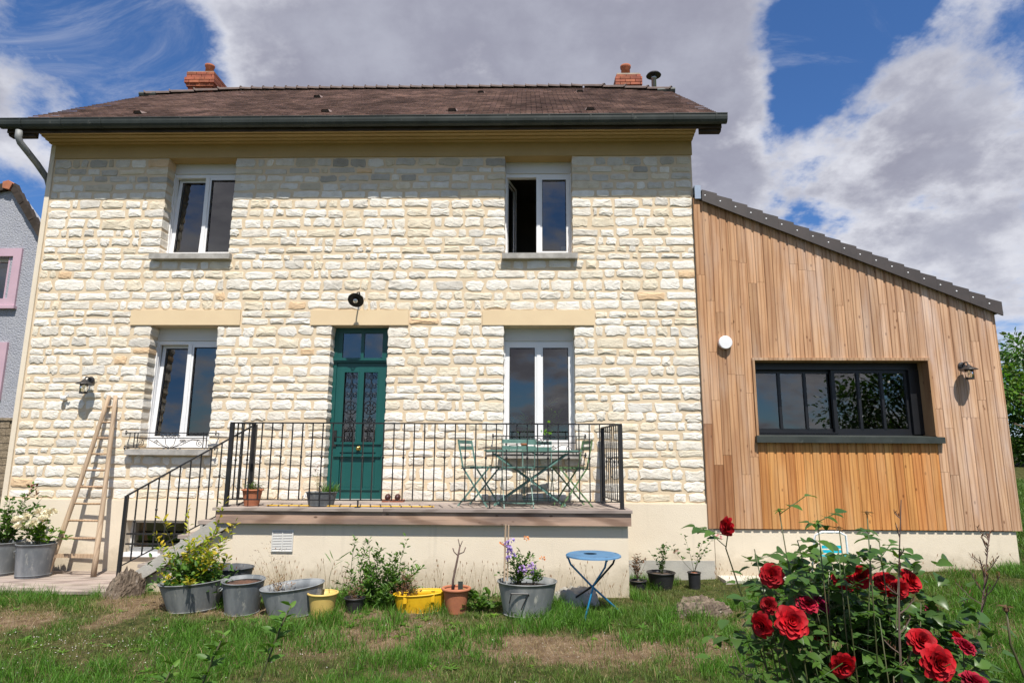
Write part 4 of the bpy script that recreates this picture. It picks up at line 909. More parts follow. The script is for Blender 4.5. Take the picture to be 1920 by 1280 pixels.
# ------------------------------------------------------------------ tubs and pots
def tub(name, label, cat, c, rt, rb, h, sx=1, sy=1, rot=0, mat=ZINC, fill=None, fz=.8, tiltv=None, handles=(), group=None, tint=(1, 1, 1), ribs=True, rim=.012):
    z0 = c[2]; r = empty(name, label, cat, c, group=group)
    rx, ry = (tiltv or (0, 0)); RM = Matrix.Rotation(rx, 3, 'X') @ Matrix.Rotation(ry, 3, 'Y'); F = lambda p: RM @ (p-Vector(c))+Vector(c)
    b = MB(); b.tint = tint; prof = [(0, .0), (rb, .0), (rb, .012)]
    for k in range(1, 9): f = k/8; prof.append((rb+(rt-rb)*f, .012+(h-.012)*f))
    prof += [(rt+.004, h), (rt-.006, h)]+[(rb+(rt-rb)*f-.008, h*f) for f in (.75, .5, .25)]+[(rb-.008, .02), (0, .02)]
    b.lathe(prof, c, 40, sx, sy, rot).xf(F).build('body', mat, r, smooth=True)
    m_ = MB(); m_.tint = tint; cr, sr = math.cos(rot), math.sin(rot)
    ring = lambda rad, z: [(c[0]+rad*sx*math.cos(a)*cr-rad*sy*math.sin(a)*sr, c[1]+rad*sx*math.cos(a)*sr+rad*sy*math.sin(a)*cr, z0+z) for a in [2*PI*k/40 for k in range(40)]]
    m_.tube(ring(rt+.004, h), rim*.55, 6, close=True).xf(F).build('rim', mat, r, smooth=True)
    if ribs: q = MB(); q.tint = tint; q.tube(ring(rb+(rt-rb)*.08+.002, h*.08), .005, 5, close=True).xf(F).build('foot_ring', mat, r, smooth=True)
    if fill:
        rf = rb+(rt-rb)*fz-.009; MB().lathe([(0, .012), (rf*.5, .006), (rf, 0)], (c[0], c[1], z0+h*fz), 28, sx, sy, rot).xf(F).build('filling', fill, r, smooth=True)
    for a in handles:
        a = R(a); zc = h*.80; rad = rb+(rt-rb)*.8+.004; p = Vector((c[0]+rad*sx*math.cos(a)*cr-rad*sy*math.sin(a)*sr, c[1]+rad*sx*math.cos(a)*sr+rad*sy*math.sin(a)*cr, z0+zc)); dn = (p-Vector((c[0], c[1], z0+zc))).normalized(); tn = Vector((-dn.y, dn.x, 0)); hw = .05
        MB().tube([p-tn*hw, p-tn*hw+dn*.03+Vector((0, 0, -.015)), p+dn*.045+Vector((0, 0, -.05))-tn*.02, p+dn*.045+Vector((0, 0, -.05))+tn*.02, p+tn*hw+dn*.03+Vector((0, 0, -.015)), p+tn*hw], .006, 6).lathe([(.012, 0), (.012, .004)], (0, 0, 0), 6).xf(F if False else (lambda v: v)).build('handle', SHINY, r, smooth=True)
    return r
g0 = lambda x, y: G(x, y)-.01
tub('planter_tub', 'zinc tub at the left edge holding the climbing rose', 'planter', (-6.74, -.36, .16), .225, .185, .40, fill=SOIL, handles=(180, 0), group='zinc planter tubs')
tub('planter_tub', 'zinc tub beside the ladder holding the hydrangea', 'planter', (-6.22, -.46, .16), .218, .19, .40, fill=SOIL, handles=(180,), group='zinc planter tubs', tint=(.92, .93, .97))
tub('oval_tub', 'dark zinc wash tub behind the yellow leaved shrub by the stair wall', 'wash tub', (-3.48, -1.38, g0(-3.5, -1.4)), .42, .35, .34, 1, .62, R(4), fill=SOIL, fz=.7, handles=(180,), tint=(.42, .43, .47), group='zinc wash tubs')
tub('oval_tub', 'oval zinc wash tub holding the yellow leaved shrub', 'wash tub', (-3.44, -1.86, g0(-3.5, -1.9)), .33, .24, .30, 1, .58, R(6), fill=SOIL, fz=.62, tiltv=(R(4), R(-4)), handles=(0,), tint=(.95, .95, .93), group='zinc wash tubs')
tub('zinc_bucket', 'round zinc bucket filled with rusty brown scrap in front of the terrace', 'bucket', (-2.90, -1.93, g0(-3, -2)), .205, .16, .335, fill=RUST, fz=.90, tiltv=(R(3), 0), handles=(180,), tint=(.85, .87, .9))
tub('oval_tub', 'tilted oval zinc wash tub with a pale inside between bucket and yellow pot', 'wash tub', (-2.34, -1.98, g0(-2.3, -2)), .31, .25, .30, 1, .50, R(8), fill=SOIL, fz=.25, tiltv=(R(9), R(-5)), handles=(180,), tint=(1.1, 1.12, 1.15), group='zinc wash tubs')
tub('yellow_bucket', 'faded yellow plastic bucket beside the tilted wash tub', 'bucket', (-2.04, -2.06, g0(-2, -2)), .140, .105, .235, mat=YPL, ribs=False, rim=.02, fill=SOIL, fz=.35)
tub('nursery_pot', 'small black plastic pot with a dried plant left of the green bush', 'flower pot', (-1.77, -1.86, g0(-1.8, -1.8)), .10, .08, .14, mat=BLKP, fill=SOIL, fz=.9, ribs=False)
tub('big_zinc_tub', 'large round zinc tub of flowers in front of the terrace', 'planter', (.0, -1.86, g0(0, -1.95)), .30, .235, .335, 1, .85, fill=SOIL, fz=.82, tint=(1.12, 1.12, 1.1))
hp = (-.02, -1.86-.85*.272); bt = [o for o in COL.objects if o.name.startswith('big_zinc_tub')][0]; hz = g0(0, -1.95)-.03
MB().tube([(-.16, hp[1]+.010, hz+.28), (-.155, hp[1]-.015, hz+.29), (.01, hp[1]-.020, hz+.29), (.02, hp[1]+.0, hz+.27)], .007, 6).tube([(-.155, hp[1]-.015, hz+.29), (-.175, hp[1]-.01, hz+.20)], .006, 6).tube([(.01, hp[1]-.02, hz+.29), (-.06, hp[1]-.02, hz+.14)], .006, 6).build('handle', BLACK, bt)
tub('terracotta_pot', 'round terracotta pot with a bare grafted sapling and a slate label', 'flower pot', (-.73, -1.83, g0(-.7, -1.8)), .135, .10, .24, mat=TERRA, fill=SOIL, fz=.86, ribs=False, rim=.03)
tub('square_terracotta_pot', 'terracotta pot with green and brown sprigs at the left end of the terrace', 'flower pot', (-3.31, -.93, 1.08), .115, .085, .185, mat=TERRA, fill=SOIL, fz=.9, ribs=False, rim=.02)
tub('zinc_basin', 'oval zinc basin with flowering sprigs on the terrace left of the door', 'planter', (-2.47, -.93, 1.08), .185, .15, .165, 1, .6, 0, fill=SOIL, fz=.8, tint=(.6, .62, .65), handles=(180,))
tub('nursery_pot', 'black plastic pot holding the leafier pale rose by the cement base', 'flower pot', (1.62, -.60, G(1.6, -.6)-.03), .165, .12, .22, mat=BLKP, fill=SOIL, fz=.9, ribs=False, group='black plant pots by the cement base')
tub('nursery_pot', 'slim dark pot holding the rose with a pink bud by the cement base', 'flower pot', (2.02, -.60, G(2, -.6)-.03), .075, .065, .22, mat=BLKP, fill=TERRA, fz=.95, ribs=False, group='black plant pots by the cement base')
tub('nursery_pot', 'black pot with a dead brown plant against the terrace corner', 'flower pot', (1.33, -.66, G(1.3, -.6)-.06), .10, .08, .16, mat=BLKP, fill=SOIL, fz=.9, ribs=False, group='black plant pots by the cement base')
MB().box(-.705, -.655, -1.905, -1.900, G(-.7, -1.9)+.19, G(-.7, -1.9)+.32).build('slate_label', GUTTER, [o for o in COL.objects if o.name == 'terracotta_pot'][0])
# yellow oval planter with two strap hooks
c = (-1.10, -1.80, g0(-1.1, -1.8)); yr = tub('yellow_planter', 'bright yellow oval metal planter with two strap hooks and dry stems', 'planter', c, .262, .235, .195, 1, .40, R(5), mat=YEL, fill=SOIL, fz=.3, tiltv=(R(7), R(-3)), rim=.012)
for x in (-.14, .14):
    yf = c[1]-.40*.245*math.sqrt(max(0, 1-(x/.26)**2))+x*.09; zt3 = c[2]+.200+x*.045
    MB().box(c[0]+x-.017, c[0]+x+.017, yf-.030, yf-.022, zt3-.09, zt3+.016).box(c[0]+x-.017, c[0]+x+.017, yf-.030, yf+.02, zt3+.008, zt3+.016).build('strap_hook', YEL, yr)
# stumps and stone
def stump(name, label, cat, c, rad, h, mat, seed, lean=(0, 0), smooth=False):
    random.seed(seed); mb = MB(); n = 54; vs = []; rows = 11; ph = [U(0, 6) for _ in range(4)]
    for i in range(rows):
        f = i/(rows-1)
        for j in range(n):
            a = 2*PI*j/n; rr = rad*(1.22-.3*f+.12*math.sin(3*a+ph[0])+.07*abs(math.sin(6.5*a+ph[1]+f*1.5))-.06*abs(math.sin(13*a+f*3))+U(-.035, .035)+.22*(1-f)**3*math.sin(5*a+ph[2]))
            vs.append((c[0]+rr*math.cos(a)+lean[0]*f, c[1]+rr*math.sin(a)*.8+lean[1]*f, c[2]-.04+(h+.04)*f+((U(-.04, .04)+.04*math.sin(2*a+ph[3]))*(h/.2)*f if i > rows-3 else 0)))
    vs.append((c[0]+lean[0], c[1]+lean[1], c[2]+h-.015)); fs = [(i*n+j, i*n+(j+1) % n, (i+1)*n+(j+1) % n, (i+1)*n+j) for i in range(rows-1) for j in range(n)]+[((rows-1)*n+j, (rows-1)*n+(j+1) % n, rows*n) for j in range(n)]
    mb.add(vs, fs); random.seed(seed+5); return tag(mb.build(name, mat, None, smooth=smooth, org=c), label, cat)
stump('tree_stump', 'gnarled dry stump at the foot of the stairs', 'tree stump', (-4.53, -1.32, G(-4.5, -1.3)), .17, .22, BARK, 3, (.06, 0))
stump('tree_stump', 'low flat weathered stump in the grass right of the blue table', 'tree stump', (1.78, -1.75, G(1.8, -1.75)), .26, .11, BARK, 9)
stump('round_stone', 'rounded grey stone in the grass behind the blue table', 'stone', (.52, -1.42, G(.5, -1.4)), .22, .13, CEMENT, 14, smooth=True)
random.seed(77)
# garden chair behind the roses
r = empty('garden_chair', 'white tubular garden chair with turquoise straps behind the rose bush', 'chair', (3.60, -.85, G(3.6, -.85)))
gz_ = G(3.6, -.85); W = lambda x, y_, z_: (3.60+x, -.85+y_, gz_+z_)
MB().tube([W(-.24, .12, 0), W(-.22, .05, .42), W(-.20, .02, .60), W(-.12, 0, .64), W(.08, 0, .64), W(.16, .02, .60), W(.18, .05, .42), W(.20, .12, 0)], .012, 8).tube([W(-.24, -.25, 0), W(-.22, -.22, .36), W(.18, -.22, .36), W(.20, -.25, 0)], .012, 8).tube([W(-.22, -.22, .36), W(-.22, .05, .36)], .011, 8).tube([W(.18, -.22, .36), W(.18, .05, .36)], .011, 8).build('tube_frame', WHITE, r, smooth=True)
for k in range(5): MB().box(3.40, 3.77, -1.05+k*.055, -1.01+k*.055, gz_+.365, gz_+.378).build('seat_strap', TURQ, r)
for k in range(2): MB().box(3.47, 3.70, -.835, -.825, gz_+.40+k*.05, gz_+.435+k*.05).build('back_strap', TURQ, r)
# small box on the upper window sill inside
tag(MB().box(.50, .60, .28, .36, 4.64, 4.72).build('wooden_box', SLAB, None), 'small beige box inside the upper right window', 'box')
tag(MB().lathe([(.03, 0), (.045, .09), (.05, .09), (.05, .10), (.04, .10), (.035, .02), (0, .02)], (.42, .34, 1.92), 14).build('indoor_pot', TERRA, None, smooth=False), 'little clay pot inside the lower right window', 'flower pot')
# ------------------------------------------------------------------ plants
def stem_path(b, top, sag=0, n=7, wob=.02):
    b, top = Vector(b), Vector(top); s = Vector((U(-wob, wob), U(-wob, wob), 0)); out = []
    for k in range(n+1): f = k/n; p = b.lerp(top, f); p += s*math.sin(f*PI)*2; p.z += sag*math.sin(f*PI); out.append(p)
    return out
def along(path, f):
    f = min(.9999, max(0, f))*(len(path)-1); i = int(f); return path[i].lerp(path[i+1], f-i), (path[i+1]-path[i]).normalized()
def plant(name, label, cat, stems, leafm, L, W_, nleaf, cols, stemm=STEM, r0=.006, group=None, spread=1.0, start=.15, stuff=True, part='foliage', fold=.25):
    """stems: list of (base, tip); leaves scattered along them"""
    b0 = stems[0][0]; r = empty(name, label, cat, b0, group=group); sm = MB(); lm = MB()
    for b_, t_ in stems:
        pth = stem_path(b_, t_, U(-.01, .03), wob=(Vector(t_)-Vector(b_)).length*.05); n = len(pth); sm.tube(pth, [r0*(1-.75*k/(n-1)) for k in range(n)], 5)
        for k in range(nleaf):
            p, d_ = along(pth, U(start, 1)); a = U(0, 2*PI); out = Vector((math.cos(a), math.sin(a), U(-.1, .9))).normalized(); dv_ = (out*spread+d_*.5).normalized()
            lm.tint = jit(random.choice(cols), .2); q = p+dv_*U(0, .04)*spread; s_ = U(.6, 1.15); lm.leaf(q, dv_, L*s_, W_*s_, fold=fold, droop=U(.05, .4))
    sm.build('stem', stemm, r, smooth=True)
    if lm.v: lm.build(part, leafm, r, kind='stuff' if stuff else None)
    return r
def fan(c, n, h, spread, zj=.25, lean=(0, 0)):
    out = []
    for _ in range(n):
        a = U(0, 2*PI); q = U(0, 1)**.7*spread; hh = h*U(1-zj*2, 1)*(1-.25*q/max(spread, .01)); out.append(((c[0]+U(-.03, .03), c[1]+U(-.03, .03), c[2]), (c[0]+lean[0]+q*math.cos(a), c[1]+lean[1]+q*math.sin(a)*.7, c[2]+hh)))
    return out
def blossoms(root, pts, rad, col, n=10, name='flower', mat=FLOW):
    for p in pts:
        mb = MB()
        for _ in range(n):
            mb.tint = jit(col, .1); d_ = Vector((U(-1, 1), U(-1, 1), U(-.3, 1))).normalized(); mb.leaf(Vector(p)+d_*rad*.5, (d_+Vector((U(-.5, .5), U(-.5, .5), U(-.5, .5)))).normalized(), rad*.8, rad*.7, d_, .1, .2)
        mb.build(name, mat, root)
GR = [(1, 1, 1), (.8, .85, .7), (1.2, 1.25, .9), (1.35, 1.3, 1.1)]
q = plant('climbing_rose', 'tall leafy rose with dark red new shoots in the leftmost zinc tub', 'rose', fan((-6.70, -.36, .50), 17, .80, .40, .3)+[((-6.70, -.4, .5), (-6.42, -.38, 1.28)), ((-6.72, -.4, .5), (-6.50, -.40, 1.12)), ((-6.9, -.4, .5), (-6.95, -.4, 1.15))], LEAF, .055, .036, 42, GR, r0=.007)
blossoms(q, [(-6.9, -.6, .88), (-7.0, -.55, .98), (-6.83, -.6, .80)], .05, (.95, .55, .30), 12)
mb = MB()
for k in range(22): p = random.choice([(-6.42, -.38, 1.28), (-6.50, -.40, 1.12), (-6.95, -.4, 1.15), (-6.43, -.38, 1.20)]); mb.tint = jit((1.0, .35, .35), .2); mb.leaf((p[0]+U(-.05, .05), p[1]+U(-.03, .03), p[2]+U(-.07, .03)), (U(-1, 1), U(-1, 1), U(-.2, 1)), .06, .025)
mb.build('young_leaf', LEAFB, q, kind='stuff')
q = plant('potted_hydrangea', 'hydrangea with cream flower heads and lime leaves in the zinc tub beside the ladder', 'hydrangea', fan((-6.22, -.46, .53), 11, .38, .28, .25)+[((-6.18, -.46, .53), (-5.78, -.5, .62)), ((-6.18, -.46, .53), (-5.92, -.45, .70))], LEAF, .07, .042, 20, [(2.2, 1.9, .8), (1.7, 1.7, .8), (1.2, 1.2, .8)], r0=.005)
blossoms(q, [(-6.46, -.53, .84), (-6.33, -.58, .88), (-6.20, -.5, .94), (-6.07, -.48, .93), (-6.23, -.58, .80), (-6.10, -.56, .86), (-6.36, -.60, .78)], .062, (.95, .92, .68), 34, 'flower_head')
q = plant('yellow_leaved_shrub', 'tall sparse shrub with yellowing leaves in the oval zinc tub', 'shrub', fan((-3.46, -1.86, .28), 22, .72, .42, .35)+[((-3.45, -1.85, .3), (-3.22, -1.8, 1.22)), ((-3.5, -1.85, .3), (-3.62, -1.8, 1.10)), ((-3.6, -1.85, .3), (-3.98, -1.8, .88)), ((-3.55, -1.85, .3), (-3.88, -1.85, 1.02)), ((-3.4, -1.85, .3), (-3.1, -1.8, .95))], LEAFY, .064, .028, 30, [(1, 1, 1), (.75, .9, .6), (1.15, 1.0, .8), (.45, .75, .35)], r0=.004, start=.35, stemm=STEM)
mb = MB()
for k in range(700): mb.tint = jit(random.choice(GR), .2); mb.leaf((-3.46+random.gauss(0, .17), -1.86+random.gauss(0, .08), .30+abs(random.gauss(0, .16))), (U(-1, 1), U(-1, 1), U(0, 1)), .065, .034)
mb.build('lower_foliage', LEAF, q, kind='stuff')
bc = (-1.55, -1.62)
q = plant('green_bush', 'two topped leafy green bush against the terrace base', 'bush', fan((bc[0]-.15, bc[1], .12), 13, .70, .30, .3)+fan((bc[0]+.18, bc[1], .12), 10, .64, .24, .35)+fan((bc[0], bc[1], .1), 44, .50, .50, .4)+[((bc[0]+.2, bc[1], .1), (bc[0]+.26, bc[1], .80)), ((bc[0]-.3, bc[1], .1), (bc[0]-.30, bc[1], .82)), ((bc[0]-.2, bc[1], .1), (bc[0]-.16, bc[1], .80))], LEAF, .058, .022, 52, [(1.2, 1.2, 1.1), (.75, .85, .75), (1.3, 1.3, 1.0), (1.6, 1.6, 1.2)], r0=.005, start=.08)

q = plant('tub_flowers', 'mauve and orange flowers with tied stakes in the large zinc tub', 'flowers', fan((-.09, -1.86, .38), 20, .38, .20, .35)+fan((.08, -1.86, .38), 7, .2, .13, .3), LEAF, .045, .022, 22, GR, r0=.0035)
blossoms(q, [(-.20+U(-.05, .05), -2.0, .66+k*.035) for k in range(6)], .035, (.55, .42, .85), 14); blossoms(q, [(U(-.1, .1), -2.05+U(-.04, .04), .52+U(0, .1)) for k in range(8)], .03, (.62, .42, .85), 10)
blossoms(q, [(.155, -1.98, .66), (-.26, -2.0, .80), (-.01, -2.0, .86)], .03, (1, .42, .16), 12)
MB().tube([(-.23, -2.0, .45), (-.22, -2.0, 1.0)], .010, 6).tube([(-.20, -1.98, .45), (-.19, -1.98, .99)], .009, 6).build('stake', OLDW, q)
plant('dry_lavender', 'greyish brown dried plant standing in the yellow planter', 'dried plant', fan((-1.26, -1.80, .18), 26, .33, .20, .3), LEAFB, .035, .008, 16, [(1, 1, 1), (1.5, 1.3, 1.2)], STEMD, .003, start=.4)
r = empty('grafted_sapling', 'bare dark sapling stick in the terracotta pot', 'sapling', (-.76, -1.83, .3)); MB().tube([(-.77, -1.83, .30), (-.765, -1.83, .42), (-.73, -1.83, .60), (-.70, -1.83, .76)], [.014, .012, .011, .009], 7).tube([(-.715, -1.83, .66), (-.76, -1.83, .70), (-.775, -1.83, .74)], .006, 5).tube([(-.71, -1.83, .68), (-.66, -1.83, .70), (-.64, -1.84, .75)], .006, 5).tube([(-.70, -1.83, .75), (-.72, -1.83, .83)], .005, 5).tube([(-.70, -1.83, .75), (-.675, -1.83, .81)], .005, 5).build('trunk', STEMD, r, smooth=True)
plant('weed_clump', 'broad leaved green weeds left of the large zinc tub', 'weeds', fan((-.48, -1.80, .10), 13, .24, .22, .3), LEAF, .085, .055, 9, [(1.4, 1.4, 1), (1, 1, 1)], r0=.004)
plant('terrace_sprigs', 'low green sprigs with brown tips in the terracotta pot on the terrace', 'plant', fan((-3.31, -.93, 1.22), 22, .14, .13, .3), LEAF, .022, .010, 18, [(1, 1, 1), (1.4, 1.3, .9), (1.6, .8, .6)], r0=.002)
q = plant('basin_flowers', 'wispy plants with dark red seed heads in the zinc basin by the door', 'plant', fan((-2.50, -.93, 1.2), 12, .36, .10, .2, (-.04, 0)), LEAF, .03, .006, 8, [(1.2, 1.3, 1)], STEMT, .0018)
blossoms(q, [(-2.56+U(-.07, .07), -.93+U(-.04, .04), 1.46+U(-.05, .10)) for _ in range(16)], .011, (.35, .10, .07), 7, 'seed_head')
mb = MB()
for k in range(120): a = U(0, 6.28); mb.tint = jit((1.3, 1.35, 1), .2); mb.leaf((-2.38+U(-.07, .07), -.93+U(-.05, .05), 1.21), (math.cos(a)*.5, math.sin(a)*.5, U(.5, 1.4)), U(.07, .20), .007)
mb.build('grass_tuft', LEAF, q, kind='stuff')
q = plant('potted_rose', 'pale flowered rose in the black pot by the cement base', 'rose', fan((1.62, -.60, G(1.6, -.6)+.16), 8, .42, .22, .2), LEAFD, .042, .03, 14, GR, r0=.003, group='young roses by the cement base'); blossoms(q, [(1.80, -.66, .55)], .035, (.95, .75, .6), 14)
q = plant('potted_rose', 'slender rose with a pink bud in the slim pot by the cement base', 'rose', [((2.02, -.6, .3), (1.75, -.62, .60)), ((2.02, -.6, .3), (1.92, -.6, .72)), ((2.02, -.6, .3), (2.30, -.6, .74)), ((2.02, -.6, .3), (2.14, -.6, .66)), ((2.02, -.6, .3), (2.2, -.62, .56))], LEAFD, .042, .03, 15, GR, r0=.003, start=.3, group='young roses by the cement base'); blossoms(q, [(2.33, -.62, .72)], .04, (1, .5, .5), 14)
plant('dead_plant', 'dead brown plant in the pot at the terrace corner', 'dead plant', fan((1.33, -.66, .25), 12, .34, .13, .2), LEAFB, .05, .022, 8, [(1, 1, 1), (1.5, 1.3, 1)], STEMB, .003)
plant('dried_twigs', 'thin dried twigs and a bamboo sprout rising from the tilted wash tub', 'dried plant', [((-2.5, -2.0, .3), (-2.85+.35*k/5, -1.95, .55+.28*U(.4, 1))) for k in range(6)]+fan((-2.52, -2.0, .22), 16, .34, .18, .3), LEAFB, .03, .007, 9, [(1.6, 1.5, 1.2), (1, 1, 1)], STEMT, .0018, start=.5)
plant('bamboo_sprout', 'single bamboo like sprout behind the yellow bucket', 'plant', [((-2.00, -1.92, .2), (-1.98, -1.92, .62))], LEAF, .16, .015, 6, [(1.3, 1.3, 1.1)], STEM, .004, start=.6)
plant('dried_weed', 'dried stalk leaning from the small black pot', 'dried plant', [((-1.77, -1.86, .2), (-1.95+U(-.05, .05), -1.8, .58)), ((-1.77, -1.86, .2), (-1.9, -1.8, .48)), ((-1.77, -1.86, .2), (-1.7, -1.8, .40))]+fan((-1.77, -1.86, .2), 8, .16, .1), LEAFB, .035, .012, 9, [(1, 1, 1)], STEMB, .003)
# wild grasses and thin weeds along the terrace foot
mb = MB(); hb = MB()
for k in range(330):
    x = random.choice([U(-3.4, -2.6), U(-2.8, -1.9), U(-1.2, -.3), U(.2, 1.2), U(-2.6, 1.1), U(2.4, 4.2), U(4.4, 6.3)]); y_ = U(-1.45, -1.2) if x < 1.15 else U(-.5, -.06); z_ = G(x, y_); h = U(.08, .42)*(1 if x < 1.2 else .55); dx = U(-.1, .1)
    mb.tint = random.choice([(1, 1, 1), (.7, .7, .6), (.6, .75, .35)]); mb.tube([(x, y_, z_), (x+dx*.4, y_, z_+h*.6), (x+dx, y_-.02, z_+h)], [.0016, .0013, .0009], 3); hb.tint = jit((1.6, 1.3, .9), .2); hb.leaf((x+dx, y_-.02, z_+h-.01), (dx, 0, 1), .035, .009)
q = mb.build('wild_grass', STEMT, None, kind='stuff'); tag(q, 'thin dry grass stalks along the foot of the terrace', 'grass'); hb.build('seed_head', LEAFB, q, kind='stuff')
# indoor plants behind the lower right window
q = plant('indoor_plant', 'trailing green house plant behind the lower right window', 'house plant', fan((.30, .38, 1.85), 14, .75, .25, .4), LEAF, .11, .04, 18, [(3.6, 3.6, 2.4), (2.8, 2.8, 1.8)], r0=.004, group='plants inside the window')
q = plant('indoor_plant', 'fern like house plant in the left half of the lower right window', 'house plant', fan((.0, .38, 1.85), 12, .55, .22, .4), LEAF, .13, .03, 20, [(3.6, 3.6, 2.2)], r0=.003, group='plants inside the window')
q = plant('dried_bouquet', 'dried pink brown bouquet in the left corner of the lower right window', 'dried bouquet', fan((-.16, .38, 1.85), 12, .42, .12, .3), LEAFB, .05, .045, 10, [(3.4, 2.2, 1.7), (2.6, 1.6, 1.3)], STEMB, .003, start=.4)

# ------------------------------------------------------------------ foreground rose bush
RB = empty('rose_bush', 'large rose bush with red blooms in the right foreground', 'rose bush', (.95, -6.85, 0))
def rose(c, rad, face, tint, name='rose_bloom'):
    """cupped bloom: rings of curled petals around an axis"""
    c = Vector(c); f = Vector(face).normalized(); a = f.orthogonal().normalized(); b_ = f.cross(a); mb = MB()
    for ring, (n, rr, hh, tilt, pw) in enumerate(((4, .06, .66, .05, .30), (6, .22, .62, .16, .40), (8, .40, .54, .34, .44), (9, .58, .42, .60, .46), (10, .76, .24, .92, .48), (10, .86, .02, 1.30, .50))):
        for k in range(n):
            an = 2*PI*(k+U(-.15, .15))/n+ring*.6; rd = a*math.cos(an)+b_*math.sin(an); tg = f.cross(rd); base = c-f*rad*.35+rd*rad*rr*.35
            up = (f*math.cos(tilt+U(-.15, .15))+rd*math.sin(tilt)).normalized(); L = rad*(.62+.03*ring)*U(.85, 1.12); W_ = rad*pw*U(.8, 1.2); t_ = tint; kk = U(.6, 1.2); mb.tint = (t_[0]*kk, t_[1]*kk, t_[2]*kk)
            outn = up.cross(tg).normalized()
            if outn.dot(rd) < 0: outn = -outn
            vs = []
            for i in range(4):
                v_ = i/3
                for j in range(5):
                    u_ = (j/4-.5)*2; wd = W_*math.sin(PI*(.18+.62*v_))*(1-.10*v_); curl = -.22*rad*(u_*u_)*(1-.4*v_)+(.16*rad*max(0, v_-.6)/.4)*(1+.3*ring)*.6+U(-.02, .02)*rad
                    vs.append(base+up*L*(v_-.10*u_*u_*v_)+tg*wd*u_+outn*curl)
            mb.add(vs, [(i*5+j, i*5+j+1, i*5+j+6, i*5+j+5) for i in range(3) for j in range(4)])
    o_ = mb.build(name, PETAL, RB, smooth=True)
    sp_ = MB()
    for k in range(5): an = k*1.2566; rd = a*math.cos(an)+b_*math.sin(an); sp_.leaf(c-f*rad*.42, (rd-f*.25).normalized(), rad*.75, rad*.28, f)
    sp_.lathe([(0, -.0), (rad*.16, rad*.06), (rad*.14, rad*.2), (0, rad*.25)], (0, 0, 0), 8).xf(lambda p: p if (p-c).length < rad*3 and p.z > .8 else c-f*rad*.62+a*p.x+b_*p.y+f*p.z)
    sp_.build('sepal', LEAFD, o_)
    return c-f*rad*.5
BLOOM = [(0.553, -6.850, 1.505, 0.029, (-.9, -.35, .1)), (0.655, -6.900, 1.386, 0.035, (-.3, -1, .3)), (0.640, -6.900, 1.311, 0.026, (-.7, -.6, .3)), (0.599, -6.950, 1.271, 0.034, (-.75, -.5, -.1)), (0.663, -7.000, 1.293, 0.045, (-.1, -1, .45)), (0.766, -6.850, 1.308, 0.032, (.0, -.6, .9)), (0.826, -6.800, 1.295, 0.030, (.5, -.5, .7)),
         (0.987, -6.700, 1.353, 0.036, (-.3, -.8, .4)), (1.068, -6.700, 1.336, 0.042, (.1, -.7, .7)), (1.077, -6.750, 1.323, 0.032, (.2, -1, .0)), (1.141, -6.700, 1.340, 0.038, (.4, -.8, .4)), (1.192, -6.700, 1.260, 0.024, (.3, -.6, .8)), (1.037, -6.900, 1.227, 0.040, (-.1, -.8, .6)), (1.159, -6.850, 1.228, 0.022, (.6, -.3, .8)), (1.116, -6.950, 1.232, 0.030, (.35, -.45, .8)),
         (1.016, -7.000, 1.201, 0.046, (.05, -1, .25)), (0.828, -6.900, 1.159, 0.038, (0, -.9, -.3)), (0.867, -6.700, 1.171, 0.027, (0, -1, -.1)), (1.100, -7.000, 1.163, 0.036, (.2, -.5, .9)), (1.093, -6.700, 1.200, 0.018, (0, -1, .5)), (.93, -6.72, 1.345, .034, (-.2, -.7, .6))]
stems = []; sm = MB()
base = Vector((.95, -6.80, .03))
for k, (x, y, z, rd, fc) in enumerate(BLOOM):
    tn = (1, 1, 1)
    if k in (6, 11): tn = (.75, 1.2, 6.5)
    if k in (5, 14, 18): tn = (.95, 1.5, 3.2)
    tn = jitv(tn, .18); p = rose((x, y, z), rd*.88, fc, tn); b_ = base+Vector((U(-.12, .12), U(-.08, .08), 0)); m1 = b_.lerp(p, .6)+Vector((U(-.03, .03), U(-.02, .06), -.08)); pre = p+Vector((U(-.02, .02), .02, -.06)); stems.append([b_, b_.lerp(m1, .5)+Vector((U(-.03, .03), 0, 0)), m1, pre, p])
TIPS = [(.686, -6.9, 1.555), (.788, -6.9, 1.525), (.844, -6.9, 1.51), (.922, -6.9, 1.55), (.535, -6.9, 1.235), (.62, -6.88, 1.45), (.70, -6.9, 1.43), (.75, -6.85, 1.47), (.86, -6.85, 1.45), (.95, -6.85, 1.46), (1.0, -6.8, 1.47), (1.02, -6.85, 1.40), (.60, -6.85, 1.20), (.70, -7.0, 1.15), (.80, -7.02, 1.12), (.90, -7.0, 1.17), (1.1, -6.8, 1.30), (1.2, -6.8, 1.2), (.85, -6.8, 1.38), (.78, -6.8, 1.30), (.93, -6.9, 1.28), (1.25, -6.9, 1.12), (1.0, -7.0, 1.10), (.72, -6.95, 1.05), (1.15, -6.98, 1.05)]
for t_ in TIPS:
    p = Vector(t_); b_ = base+Vector((U(-.1, .1), U(-.08, .08), 0)); m1 = b_.lerp(p, .6)+Vector((U(-.03, .03), 0, -.05)); stems.append([b_, b_.lerp(m1, .5)+Vector((U(-.03, .03), 0, 0)), m1, m1.lerp(p, .55)+Vector((0, 0, .015)), p])
for s_ in stems: sm.tube(s_, [.005, .004, .0026, .0018, .0014], 6)
sm.build('stem', STEM, RB, smooth=True)
